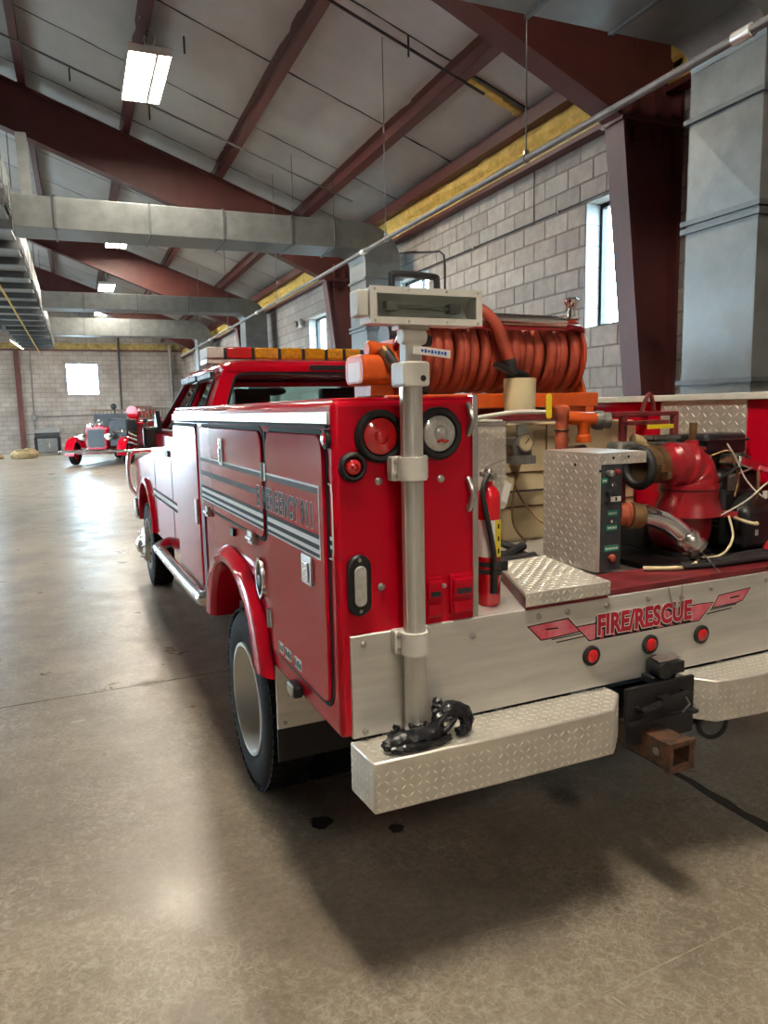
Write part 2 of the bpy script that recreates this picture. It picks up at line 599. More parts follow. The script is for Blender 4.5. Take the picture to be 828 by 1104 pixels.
def text_mb(body, size, org, u, v, nrm, depth, offset=0.0, xs=1.0, shear=0.0, align='LEFT', space=1.0):
    cu = bpy.data.curves.new('lettering', 'FONT')
    cu.body = body
    cu.size = size
    cu.offset = offset
    cu.shear = shear
    cu.space_character = space
    cu.extrude = depth / 2
    cu.resolution_u = 3
    cu.align_x = align
    tmp = bpy.data.objects.new('lettering', cu)
    me = bpy.data.meshes.new_from_object(tmp)
    org, u, v, nrm = map(Vector, (org, u, v, nrm))
    mb = MB()
    mb.add([org + u * (p.co.x * xs) + v * p.co.y + nrm * (p.co.z + depth / 2) for p in me.vertices], [tuple(q.vertices) for q in me.polygons])
    bpy.data.objects.remove(tmp)
    bpy.data.meshes.remove(me)
    return mb

def inpoly(p, poly):
    r = False
    n = len(poly)
    for i in range(n):
        a, b = poly[i], poly[(i + 1) % n]
        if (a[1] > p[1]) != (b[1] > p[1]) and p[0] < (b[0] - a[0]) * (p[1] - a[1]) / (b[1] - a[1]) + a[0]:
            r = not r
    return r

def tread(org, u, v, nrm, poly, sp=0.026, ln=0.0118, wd=0.0030, h=0.0018):
    """raised lozenge bars of tread plate inside a (u,v) polygon"""
    org, u, v, nrm = map(Vector, (org, u, v, nrm))
    mb = MB()
    x0 = min(p[0] for p in poly); x1 = max(p[0] for p in poly)
    y0 = min(p[1] for p in poly); y1 = max(p[1] for p in poly)
    j = 0
    y = y0 + sp * 0.35
    while y < y1:
        x = x0 + sp * 0.35
        i = 0
        while x < x1:
            if all(inpoly((x + dx, y + dy), poly) for dx, dy in ((0.008, 0.008), (-0.008, -0.008), (0.008, -0.008), (-0.008, 0.008))):
                a = PI / 4 if (i + j) % 2 else -PI / 4
                d = u * math.cos(a) + v * math.sin(a)
                e = v * math.cos(a) - u * math.sin(a)
                c = org + u * x + v * y
                mb.add([c - d * ln, c - e * wd, c + d * ln, c + e * wd, c - d * ln * 0.45 + nrm * h, c + d * ln * 0.45 + nrm * h],
                       [(0, 1, 5, 4), (1, 2, 5), (2, 3, 4, 5), (3, 0, 4)])
            x += sp
            i += 1
        y += sp
        j += 1
    return mb

# ================================================================== THE BUILDING
XW, ZS = 4.7, 0.366
BACK, REAR, RIDGE = 38.0, -9.0, -4.0
XL = RIDGE - (XW - RIDGE)
def zt(x):
    x = x if x >= RIDGE else 2 * RIDGE - x
    return 5.02 + ZS * (XW - x)
CH = 0.2248
SILL, HEAD = 2.632, 2.632 + 6 * CH
WINS = [(3.72, 5.02), (9.0, 10.35), (14.3, 15.65), (22.9, 24.2), (31.4, 32.7)]

struct('floor', MB().box(XL - 0.3, XW + 0.3, REAR - 0.3, BACK + 0.3, -0.2, 0.0), FLOOR)

def bzq(pts, z0, z1):
    return MB().prism(pts, 'z', z0, z1)
fl = bpy.data.objects['floor']
def floor_mark(name, poly, mt, h=0.0012):
    o = link(name, to_mesh(name, bzq(poly, 0.0003, h), mt), fl)
    return o
def line_poly(a, b, w0, w1=None, n=14, wob=0.006, seed=1):
    rnd = random.Random(seed)
    a, b = Vector((*a, 0)), Vector((*b, 0))
    d = (b - a).normalized()
    q = Vector((-d.y, d.x, 0))
    L1, L2 = [], []
    for i in range(n + 1):
        c = a + (b - a) * i / n + q * rnd.uniform(-wob, wob)
        ww = (w0 + ((w1 if w1 is not None else w0) - w0) * i / n) * rnd.uniform(.6, 1.2) / 2
        L1.append(tuple((c + q * ww).xy)); L2.append(tuple((c - q * ww).xy))
    return L1 + L2[::-1]
def blot(c, r, seed, n=26, ex=1.0):
    rnd = random.Random(seed)
    ph = [rnd.uniform(0, 6.28) for _ in range(4)]
    return [(c[0] + ex * r * (1 + .10 * math.sin(3 * t + ph[0]) + .07 * math.sin(5 * t + ph[1]) + .05 * math.sin(9 * t + ph[2])) * math.cos(t),
             c[1] + r * (1 + .10 * math.sin(3 * t + ph[0]) + .07 * math.sin(5 * t + ph[1]) + .05 * math.sin(9 * t + ph[2])) * math.sin(t)) for t in [2 * PI * i / n for i in range(n)]]
floor_mark('oil_spot', blot((0.185, 0.865), 0.048, 3), OIL)
floor_mark('oil_spot', blot((0.462, 0.690), 0.032, 4), OIL)
floor_mark('floor_joint', line_poly((1.885, -2.5), (1.875, 9.0), 0.055, n=120, wob=0.010, seed=2), JNT)
floor_mark('floor_joint', line_poly((-9.0, 2.62), (1.85, 3.02), 0.007, n=60, wob=0.003, seed=5), JNT)
floor_mark('scratch', line_poly((0.574, -0.396), (1.435, -0.334), 0.004, n=10, wob=0.001, seed=6), SCR)
floor_mark('scratch', line_poly((0.411, -0.004), (0.975, -0.075), 0.003, n=10, wob=0.001, seed=7), SCR)
floor_mark('scratch', line_poly((0.697, -0.412), (0.731, -0.513), 0.006, n=5, wob=0.0, seed=8), SCR)
floor_mark('paint_flake', blot((-0.33, 2.95), 0.05, 8, ex=1.9), SCR)
floor_mark('paint_flake', blot((-0.79, 2.48), 0.022, 9, ex=2.2), SCR)
def wall_strip(mb, x0, x1, ya, yb, wins, ztop):
    cur = ya
    for (a, b) in wins:
        if a <= ya or b >= yb:
            continue
        mb.box(x0, x1, cur, a, 0, ztop)
        mb.box(x0, x1, a, b, 0, SILL)
        mb.box(x0, x1, a, b, HEAD, ztop)
        cur = b
    mb.box(x0, x1, cur, yb, 0, ztop)
    return mb
NEAR0, NEAR1 = 3.3, 12.32
wall_r = struct('wall_right', wall_strip(MB(), XW + 0.007, XW + 0.3, NEAR0, NEAR1, WINS, 5.2), MORT)
struct('wall_right_far', wall_strip(MB(), XW, XW + 0.3, NEAR1, BACK, WINS, 5.2), FARBLOCK)
struct('wall_right_near', MB().box(XW, XW + 0.3, REAR, NEAR0, 0, 5.2), FARBLOCK)

# single concrete blocks of the near bay
block_meshes = {}
def block(y0, y1, z0, z1):
    key = (round(y1 - y0, 2), round(z1 - z0, 2))
    if key not in block_meshes:
        a, b = key[0] / 2 - 0.006, key[1] / 2 - 0.006
        mb = MB()
        mb.add([(0.0, -a + .004, -b + .004), (0.0, a - .004, -b + .004), (0.0, a - .004, b - .004), (0.0, -a + .004, b - .004),
                (0.012, -a, -b), (0.012, a, -b), (0.012, a, b), (0.012, -a, b)],
               [(0, 1, 2, 3), (0, 4, 5, 1), (1, 5, 6, 2), (2, 6, 7, 3), (3, 7, 4, 0)])
        block_meshes[key] = to_mesh('block', mb, BLOCK, smooth=False)
    link('block', block_meshes[key], wall_r, (XW + random.uniform(-0.002, 0.002), (y0 + y1) / 2, (z0 + z1) / 2))
k0 = -5
for k in range(k0, 9):
    z0 = SILL + k * CH
    z1 = min(z0 + CH, 4.62)
    y = NEAR1 - (0.225 if k % 2 else 0.0)
    edges = [NEAR1]
    while y > NEAR0:
        edges.append(y)
        y -= 0.45
    edges.append(NEAR0)
    edges = sorted(set(round(e, 3) for e in edges))
    for a, b in zip(edges[:-1], edges[1:]):
        segs = [(a, b)]
        if 0 <= k < 6:
            for (wa, wb) in WINS[:2]:
                ns = []
                for (p, q) in segs:
                    if q <= wa or p >= wb:
                        ns.append((p, q))
                    else:
                        if p < wa: ns.append((p, wa))
                        if q > wb: ns.append((wb, q))
                segs = ns
        for (p, q) in segs:
            if q - p > 0.05:
                block(p, q, z0, z1)
# jamb blocks inside the first two reveals
for wa, wb in WINS[:2]:
    for k in range(6):
        z0 = SILL + k * CH
        mb = MB().box(-0.098, 0.098, -0.006, 0.0, -CH / 2 + 0.005, CH / 2 - 0.005)
        if 'jamb' not in block_meshes:
            block_meshes['jamb'] = to_mesh('jamb_block', mb, BLUEW, smooth=False)
        link('jamb_block', block_meshes['jamb'], wall_r, (XW + 0.11, wb, z0 + CH / 2))

# back gable wall, left wall with two open bay doorways, wall behind the camera
def gable(y0, y1, wins):
    mb = MB()
    xs = sorted(set([XL, RIDGE, XW] + [q for wv in wins for q in wv[:2]]))
    for a, b in zip(xs[:-1], xs[1:]):
        za, zb = zt(a) + 0.25, zt(b) + 0.25
        cut = [wv for wv in wins if wv[0] <= a and wv[1] >= b]
        if cut:
            _, _, s0, s1 = cut[0]
            if s0 > 0.01:
                mb.box(a, b, y0, y1, 0, s0)
            mb.prism([(a, s1), (b, s1), (b, zb), (a, za)], 'y', y0, y1)
        else:
            mb.prism([(a, 0), (b, 0), (b, zb), (a, za)], 'y', y0, y1)
    return mb
struct('wall_back', gable(BACK, BACK + 0.3, [(-7.5, -5.0, 0.0, 3.0), (-1.03, 0.48, 2.78, 4.36)]), FARBLOCK)  # floor-level opening added out of view to let in daylight
struct('wall_rear', gable(REAR - 0.3, REAR, []), FARBLOCK)
mb = MB()
cur = REAR
DOORS = [(13.8, 18.4), (22.6, 27.2)]
for a, b in DOORS:
    mb.box(XL - 0.3, XL, cur, a, 0, 5.2)
    mb.box(XL - 0.3, XL, a, b, 4.0, 5.2)
    cur = b
mb.box(XL - 0.3, XL, cur, BACK, 0, 5.2)
struct('wall_left', mb, FARBLOCK)

# windows
def window(n, org, along, w_, z0, z1, inward):
    """frame and pane in an opening; org = opening start at mid wall, along = unit direction"""
    t = Thing('window_%d' % n, None, None, org, frame='B', kind='structure')
    org, a, nrm = Vector(org), Vector(along), Vector(inward)
    fr = MB()
    d = 0.045
    c = org + Vector((0, 0, 1)) * 0
    def slab(u0, u1, v0, v1, th, off=0.0):
        cc = org + a * ((u0 + u1) / 2) + nrm * off
        cc.z = (v0 + v1) / 2
        return (cc, a * (u1 - u0) / 2, Vector((0, 0, (v1 - v0) / 2)), nrm * th / 2)
    fr.obox(*slab(0, d, z0, z1, 0.07)); fr.obox(*slab(w_ - d, w_, z0, z1, 0.07))
    fr.obox(*slab(d, w_ - d, z0, z0 + d, 0.07)); fr.obox(*slab(d, w_ - d, z1 - d, z1, 0.07))
    f = t.part('frame', fr, BLK, smooth=False)
    t.part('mullion', MB().obox(*slab(w_ / 2 - 0.02, w_ / 2 + 0.02, z0 + d, z1 - d, 0.05)), BLK, f, smooth=False)
    t.part('pane', MB().obox(*slab(d, w_ - d, z0 + d, z1 - d, 0.008)), CLR, smooth=False)
    p = bpy.data.lights.new('window_portal', 'AREA')
    p.shape = 'RECTANGLE'
    p.size, p.size_y = w_ - 0.05, z1 - z0 - 0.05
    p.cycles.is_portal = True
    po = bpy.data.objects.new('window_portal', p)
    COL.objects.link(po)
    cc = org + a * w_ / 2 - nrm * 0.12
    cc.z = (z0 + z1) / 2
    q = nrm.to_track_quat('-Z', 'Y')
    po.location = cc
    po.rotation_euler = q.to_euler()
    return t
for i, (a, b) in enumerate(WINS):
    window(i + 1, (XW + 0.235, a, 0), (0, 1, 0), b - a, SILL, HEAD, (-1, 0, 0))
window(6, (-1.03, BACK + 0.15, 0), (1, 0, 0), 1.51, 2.78, 4.36, (0, -1, 0))
for i, (a, b) in enumerate(DOORS):
    t = Thing('door_%d' % (i + 1), None, None, (XL, a, 0), frame='B', kind='structure')
    t.part('door_frame', MB().box(XL - 0.02, XL + 0.08, a - 0.12, a, 0, 4.1).box(XL - 0.02, XL + 0.08, b, b + 0.12, 0, 4.1).box(XL - 0.02, XL + 0.08, a, b, 4.0, 4.1), MAR)
    t.part('rolled_curtain', MB().cyl((XL + 0.3, a - 0.1, 4.4), (XL + 0.3, b + 0.1, 4.4), 0.26, n=20), WHT)
t = Thing('door_3', None, None, (-6.2, BACK, 0), frame='B', kind='structure')  # unseen doorway added for floor sheen and a white reflection on the truck
t.part('door_frame', MB().box(-7.62, -7.5, BACK - 0.08, BACK + 0.02, 0, 3.1).box(-5.0, -4.88, BACK - 0.08, BACK + 0.02, 0, 3.1).box(-7.5, -5.0, BACK - 0.08, BACK + 0.02, 3.0, 3.1), MAR)
# asphalt apron outside
struct('ground_outside', MB().box(-60, XL - 0.3, -60, 90, -0.25, -0.03).box(XL - 0.3, 60, BACK + 0.3, 90, -0.25, -0.03).box(XW + 0.3, 60, -60, BACK + 0.3, -0.25, -0.03).box(XL - 0.3, XW + 0.3, -60, REAR - 0.3, -0.25, -0.03),
       mat('outdoor_gravel', (0.34, 0.33, 0.31), 0.9, var=0.3, vscale=2))

# eave trim on the right wall
struct('trim_1', MB().box(XW - 0.16, XW - 0.012, REAR, BACK, 4.60, 4.655), MAR)
ye = MB()
rows = 7
def yrow(y):
    out = []
    for j in range(rows):
        t = j / (rows - 1)
        z = 4.655 + 0.39 * t
        mid = 0.055 if 0.35 < t < 0.6 else 0.0
        out.append((XW - 0.115 + mid + 0.03 * t + random.uniform(-0.02, 0.012), y + random.uniform(-0.02, 0.02), z + random.uniform(-0.006, 0.006)))
    return out
N = 150
prev = None
vs = []
for i in range(N + 1):
    yy = 2.0 + (36.0) * (i / N) ** 1.6
    vs += yrow(yy)
ye.add(vs, [(i * rows + j, i * rows + j + 1, (i + 1) * rows + j + 1, (i + 1) * rows + j) for i in range(N) for j in range(rows - 1)])
ye.box(XW - 0.06, XW - 0.012, 2.0, BACK, 4.66, 5.04)
struct('trim_2', ye, INSY, label='yellow spray foam insulation along the top of the block wall')
struct('trim_3', MB().box(XW - 0.22, XW - 0.01, REAR, BACK, 5.05, 5.22), MAR)
struct('trim_4', MB().box(XL + 0.01, XW - 0.01, BACK - 0.16, BACK - 0.002, 4.93, 5.0).box(-3.27, -3.05, BACK - 0.2, BACK - 0.002, 0, 4.93), MAR)
ye = MB()
for i in range(60):
    x = -6 + i * 0.178
    ye.obox((x, BACK - 0.07, 5.15), (0.1, 0, 0), (0, 0.05 + random.uniform(0, 0.03), 0), (0, 0, 0.14 + random.uniform(-0.01, 0.02)))
struct('trim_5', ye, INSD, label='yellow insulation band above the back wall beam')
up0 = Vector((ZS, 0, 1)).normalized()
sl0 = Vector((-1, 0, ZS)).normalized()
# loose yellow batt hanging at the roof
yb = MB()
for i in range(7):
    t = i / 6
    x = 3.72 + 0.75 * t
    c = Vector((x, 6.0 + 0.06 * t + random.uniform(-.012, .012), zt(x))) + up0 * 0.15
    yb.obox(c, sl0 * 0.08, (0, 0.055 + random.uniform(-.012, .012), 0), up0 * 0.012)
struct('trim_7', yb, INSY, label='loose strip of yellow insulation under the roof')

# rigid steel frames
FY = [-4.8, 3.70, 12.2, 20.9, 29.5]
bot = [(4.0, 4.30), (2.3, 5.04), (-1.5, 6.50), (RIDGE, 7.42)]
def mir(p):
    return (2 * RIDGE - p[0], p[1])
for i, y in enumerate(FY):
    t = Thing('steel_frame', 'maroon tapered steel column and roof rafter frame', None, (XW - 0.3, y, 0), frame='B', kind='structure')
    t.root['group'] = 'rigid steel frames'
    web, fl, st = MB(), MB(), MB()
    th = 0.012
    fw = 0.125
    web.prism([(4.5, 0), (4.66, 0), (4.66, 4.30), (4.0, 4.30)], 'y', y - th, y + th)
    col = t.part('column_web', web, MAR, smooth=False)
    fl.bar((4.5, y, 0), (4.0, y, 4.30), 2 * fw, 0.03, up=(1, 0, 0.1))
    t.part('column_flange', fl, MAR, smooth=False)
    t.part('column_flange', MB().box(4.64, 4.68, y - fw, y + fw, 0, 5.0), MAR, smooth=False)
    t.part('base_plate', MB().box(4.38, 4.68, y - 0.16, y + 0.16, 0, 0.03), MAR, smooth=False)
    raf = MB().prism([(4.66, 4.30), (4.0, 4.30)] + bot[1:] + [(RIDGE, zt(RIDGE) - 0.01), (4.66, zt(4.66) - 0.01)], 'y', y - th, y + th)
    t.part('rafter_web', raf, MAR, smooth=False)
    bf = MB()
    for a, b in zip(bot[:-1], bot[1:]):
        bf.bar((a[0], y, a[1]), (b[0], y, b[1]), 2 * fw, 0.025)
    t.part('rafter_flange', bf, MAR, smooth=False)
    t.part('rafter_flange', MB().bar((4.66, y, zt(4.66) - 0.02), (RIDGE, y, zt(RIDGE) - 0.02), 2 * fw, 0.02), MAR, smooth=False)
    t.part('knee_plate', MB().box(3.96, 4.68, y - 0.15, y + 0.15, 4.27, 4.30).box(3.96, 4.68, y - 0.15, y + 0.15, 4.31, 4.335), MAR, smooth=False)
    for gx in (4.18, 4.45):
        t.part('gusset', MB().box(gx - 0.015, gx + 0.015, y - 0.12, y - th, 4.12, 4.27).box(gx - 0.05, gx + 0.05, y - 0.12, y - 0.105, 4.12, 4.27), MAR, smooth=False)
        t.part('stiffener', MB().box(gx - 0.015, gx + 0.015, y - 0.12, y - th, 4.335, 4.60), MAR, smooth=False)
    # left half
    lw = MB().prism([mir(p) for p in [(4.5, 0), (4.66, 0), (4.66, 4.30), (4.0, 4.30)]], 'y', y - th, y + th)
    lw.prism([mir(p) for p in [(4.66, 4.30), (4.0, 4.30)] + bot[1:] + [(RIDGE, zt(RIDGE) - 0.01), (4.66, zt(4.66) - 0.01)]], 'y', y - th, y + th)
    t.part('rafter_web', lw, MAR, smooth=False)

# purlins
PX = [3.55, 1.975, 0.40, -1.175, -2.75]
up = Vector((ZS, 0, 1)).normalized()
sl = Vector((-1, 0, ZS)).normalized()
def purlin_mb(x):
    mb = MB()
    p = Vector((x, 0, zt(x)))
    q = Vector((x, 0, 0))
    poly = [(-0.006, 0), (0.006, 0), (0.006, 0.2), (-0.006, 0.2)]
    for (a0, a1, b0, b1) in ((-0.006, 0.006, 0, 0.215), (-0.115, 0.006, 0, 0.012), (-0.006, 0.09, 0.203, 0.215), (-0.115, -0.105, 0, 0.035)):
        c = p + sl * (a0 + a1) / 2 + up * (b0 + b1) / 2
        c.y = (REAR + BACK) / 2
        mb.obox(c, sl * (a1 - a0) / 2, (0, (BACK - REAR) / 2, 0), up * (b1 - b0) / 2)
    return mb
for x in PX:
    o = struct('purlin', purlin_mb(x), MAR, label='maroon steel roof purlin running the length of the hall')
    o['group'] = 'roof purlins'

# roof: dark deck with white insulation panels hung below it
mb = MB()
mb.add([(XW + 0.3, REAR - .3, zt(XW + 0.3) + 0.24), (XW + 0.3, BACK + .3, zt(XW + 0.3) + 0.24), (RIDGE, BACK + .3, zt(RIDGE) + 0.24), (RIDGE, REAR - .3, zt(RIDGE) + 0.24),
        (XL - 0.3, BACK + .3, zt(XW + 0.3) + 0.24), (XL - 0.3, REAR - .3, zt(XW + 0.3) + 0.24)], [(0, 1, 2, 3), (3, 2, 4, 5)])
vs = [p + Vector((0, 0, 0.08)) for p in mb.v]
mb.add(vs, [(3, 2, 1, 0), (5, 4, 2, 3)])
ceil = struct('ceiling', mb, DECK)
edges = [XW - 0.1] + PX + [RIDGE]
panel_cache = {}
def panel_mb(wd, ln, seed):
    rnd = random.Random(seed)
    mb = MB()
    nx, ny = 7, 7
    for j in range(ny + 1):
        for i in range(nx + 1):
            u, v = i / nx, j / ny
            sag = 0.055 * (4 * u * (1 - u)) ** 0.6 * (4 * v * (1 - v)) ** 0.35 + rnd.uniform(-.006, .006)
            mb.v.append(sl * (u * wd) + Vector((0, v * ln, 0)) - up * sag)
    for j in range(ny):
        for i in range(nx):
            a = j * (nx + 1) + i
            mb.f.append((a, a + 1, a + nx + 2, a + nx + 1))
    return mb
cosA = 1 / math.sqrt(1 + ZS * ZS)
far = MB()
for bi, (xa, xb) in enumerate(zip(edges[:-1], edges[1:])):
    wd = (xa - xb) / cosA - 0.03
    for k in range(23):
        y0 = REAR + 1 + 2 * k
        y1 = min(y0 + 2, BACK) - 0.035
        org = Vector((xa, y0, zt(xa))) + up * 0.215 + sl * 0.015
        if 2 <= y0 < 22:
            key = (bi, k % 3)
            if key not in panel_cache:
                panel_cache[key] = to_mesh('insulation_panel', panel_mb(wd, 1.965, bi * 7 + k % 3), INSW)
            link('insulation_panel', panel_cache[key], ceil, org)
        else:
            p = panel_mb(wd, y1 - y0, bi + k)
            far.add([q + org for q in p.v], p.f)
o = link('insulation_field', to_mesh('insulation_field', far, INSW), ceil)
o['kind'] = 'stuff'
lf = MB()
lf.add([(RIDGE, REAR, zt(RIDGE) + 0.2), (RIDGE, BACK, zt(RIDGE) + 0.2), (XL, BACK, zt(XL) + 0.2), (XL, REAR, zt(XL) + 0.2)], [(0, 1, 2, 3)])
link('insulation_field', to_mesh('insulation_field', lf, INSW), ceil)

# rods and conduits under the roof
def rod(name, p0, p1, r, label, cat, mt=PIPE, group=None):
    return single(name, MB().cyl(p0, p1, r, n=8), mt, label, cat, p0, 'B', group)
rod('conduit', (3.85, 5.77, zt(3.85) - 0.05), (-2.6, 5.77, zt(-2.6) - 0.05), 0.016, 'thin dark conduit crossing under the purlins, ending near the loose yellow insulation', 'conduit', DRK)
rod('conduit', (3.9, 10.25, zt(3.9) - 0.05), (-2.6, 10.5, zt(-2.6) - 0.05), 0.016, 'thin grey conduit crossing under the purlins just before the second steel frame', 'conduit')
for x, y, lab in ((3.0, 5.95, 'short dark rod under the roof beside the purlin nearest the block wall'), (0.95, 8.4, 'short dark rod under the roof beside the lamp with the looped cord'),
                  (0.75, 11.0, 'short dark rod under the roof between that lamp and the second steel frame'), (-0.4, 11.0, 'short dark rod under the roof above the hanger strap of the trunk duct')):
    rod('purlin_brace', (x, y, zt(x) - 0.02), (x, y, zt(x) + 0.2), 0.012, lab, 'rod', DRK, 'short rods under the roof')

# long gas pipe along the hall on hanger rods
t = Thing('hanging_pipe', 'long grey steel pipe hung on rods along the block wall', 'pipe', (2.8, 3.7, 3.735), frame='B')
pp = t.part('pipe', MB().cyl((2.8, -4.0, 3.735), (2.8, 24.6, 3.735), 0.026, n=14), PIPE)
for y in (1.2, 6.95, 12.9, 18.6):
    t.part('coupling', MB().cyl((2.8, y - 0.06, 3.735), (2.8, y + 0.06, 3.735), 0.036, n=14), ALU, pp)
for y in (0.0, 3.3, 6.22, 11.3, 16.0, 20.2):
    h = t.part('hanger_rod', MB().cyl((2.8, y, 3.76), (2.8, y, zt(2.8) + 0.2), 0.006, n=6), PIPE)
    t.part('hanger_clamp', MB().ring((2.8, y, 3.735), (0, 1, 0), 0.031, 0.006, 14, 6).box(2.78, 2.82, y - 0.012, y + 0.012, 3.765, 3.80), STL, h)

# conduits on the block wall
t = Thing('wall_conduit', 'thin dark conduit running level along the block wall above the window', 'conduit', (XW - 0.02, 4.4, 4.0), frame='B')
t.part('tube', MB().cyl((XW - 0.018, 3.9, 4.005), (XW - 0.018, 11.9, 4.005), 0.011, n=8), DRK)
for y in (5.5, 7.5, 9.6):
    t.part('clip', MB().box(XW - 0.034, XW + 0.0, y - 0.012, y + 0.012, 3.985, 4.025), STL, smooth=False)
t = Thing('wall_conduit', 'bent dark conduit dropping down the block wall from the eave beam', 'conduit', (XW - 0.02, 8.4, 1.6), frame='B')
t.part('tube', MB().tube([(XW - 0.02, 11.1, 4.62), (XW - 0.02, 8.55, 4.16), (XW - 0.02, 8.42, 4.08), (XW - 0.02, 8.4, 3.9), (XW - 0.02, 8.4, 1.6)], 0.014, 8), DRK)
rod('wall_conduit', (XW - 0.02, 5.16, 1.5), (XW - 0.02, 5.16, 2.632), 0.007, 'thin vertical conduit below the corner of the block wall window', 'conduit', DRK)
rod('wall_conduit', (XW - 0.02, 6.0, 3.98), (XW - 0.02, 6.0, 4.60), 0.007, 'thin vertical conduit between the level conduit and the eave beam', 'conduit', DRK)

# ducts
def duct(label, y0, y1, zb, h, x0, xl, ribs, fancy=True):
    t = Thing('air_duct', label, 'duct', (x0 + 0.3, (y0 + y1) / 2, 0), 'galvanised crossover ducts', 'B')
    wx = 0.62
    rz = zb - 0.18
    t.part('riser', MB().box(x0, x0 + wx, y0, y1, 0, rz), GALV, bev=0.006, smooth=False)
    px, pz = x0 - 0.2, rz
    loops = []
    for i in range(11):
        a = PI / 2 * i / 10
        ri = 0.2 * math.cos(a) ** 2 + (zb - pz) * math.sin(a) ** 2
        ro = (0.2 + wx) * math.cos(a) ** 2 + (zb + h - pz) * math.sin(a) ** 2
        ca, sa = math.cos(a), math.sin(a)
        loops.append([(px + ri * ca, y0, pz + ri * sa), (px + ri * ca, y1, pz + ri * sa), (px + ro * ca, y1, pz + ro * sa), (px + ro * ca, y0, pz + ro * sa)])
    t.part('elbow', MB().loft(loops), GALV)
    run = t.part('crossover', MB().box(xl, px, y0, y1, zb, zb + h), GALV, bev=0.006, smooth=False)
    e = 0.018
    for x in ribs:
        mb = MB().box(x - 0.016, x + 0.016, y0 - e, y0, zb - e, zb + h + e).box(x - 0.016, x + 0.016, y1, y1 + e, zb - e, zb + h + e)
        mb.box(x - 0.016, x + 0.016, y0 - e, y1 + e, zb - e, zb).box(x - 0.016, x + 0.016, y0 - e, y1 + e, zb + h, zb + h + e)
        t.part('joint_flange', mb, GALVD, smooth=False)
        if x > 2.5:
            t.part('hanger_rod', MB().cyl((x + 0.25, y1 + e, zb - 0.02), (x + 0.25, y1 + e, zt(x + 0.25) + 0.2), 0.005, n=6), DRK)
    for z in ((1.93, 3.08, 3.14, 3.88) if fancy else (1.93, 3.1)):
        mb = MB().box(x0 - 0.03, x0, y0 - 0.03, y1 + 0.03, z - 0.018, z + 0.018).box(x0 + wx, x0 + wx + 0.03, y0 - 0.03, y1 + 0.03, z - 0.018, z + 0.018)
        mb.box(x0, x0 + wx, y0 - 0.03, y0, z - 0.018, z + 0.018).box(x0, x0 + wx, y1, y1 + 0.03, z - 0.018, z + 0.018)
        t.part('stiffener_band', mb, GALVD, smooth=False)
    return t
t = duct('wide galvanised duct riser beside the near maroon column with overhead run', 1.93, 2.60, 4.40, 0.42, 3.8, -1.28, (-0.6, 0.5, 1.6, 2.35, 3.05))
# creased panels of the near riser
for z0, z1 in ((1.97, 3.05), (3.17, 3.85)):
    cx = 3.8 - 0.014
    mb = MB().add([(3.8 - 0.001, 1.95, z0), (3.8 - 0.001, 2.58, z0), (3.8 - 0.001, 2.58, z1), (3.8 - 0.001, 1.95, z1), (cx, 2.265, (z0 + z1) / 2)], [(0, 1, 4), (1, 2, 4), (2, 3, 4), (3, 0, 4)])
    t.part('creased_panel', mb, GALV, smooth=False)
duct('galvanised duct with rounded elbow at the second maroon column', 9.47, 10.22, 4.33, 0.42, 3.8, -1.28, (-0.75, 0.5, 1.55, 2.6, 3.3))
duct('galvanised duct crossing before the third maroon frame', 18.7, 19.4, 4.47, 0.40, 3.8, -1.28, (-0.3, 1.0, 2.3), False)
duct('galvanised duct crossing nearest the back wall', 27.4, 28.1, 4.66, 0.62, 3.8, -1.28, (-0.2, 1.4), False)
t = Thing('trunk_duct', 'long ribbed galvanised trunk duct hung under the roof, feeding the crossover ducts', 'duct', (-1.85, 20, 4.55), frame='B')
t.part('casing', MB().box(-2.45, -1.36, 6.0, 33.0, 4.70, 5.25), GALVD, smooth=False)
y = 6.3
while y < 32.5:
    t.part('rib', MB().box(-2.55, -1.34, y - 0.04, y + 0.04, 4.50, 4.695), GALVD, smooth=False)
    t.part('bottom_panel', MB().obox((-1.95, y + 0.70, 4.585), (0.57, 0, 0), (0, 0.56, 0.035), (0, 0, 0.012)), GALV, smooth=False)
    t.part('side_panel', MB().box(-1.358, -1.342, y + 0.12, y + 1.28, 4.74, 5.20), GALV, smooth=False)
    y += 1.4
t.part('hanger_plate', MB().box(-1.32, -1.30, 9.30, 9.44, 4.62, 4.8), GALV, smooth=False)
t.part('hanger_strap', MB().bar((-1.13, 10.26, 5.80), (-1.10, 10.26, 4.76), 0.15, 0.02, up=(0, 1, 0)), GALV, smooth=False)
for y in (9.9, 14.0, 18.2, 22.5, 27.0, 31):
    for x in (-1.5, -2.35):
        t.part('hanger_rod', MB().cyl((x, y, 5.2), (x, y, zt(x) + 0.2), 0.008, n=6), DRK)

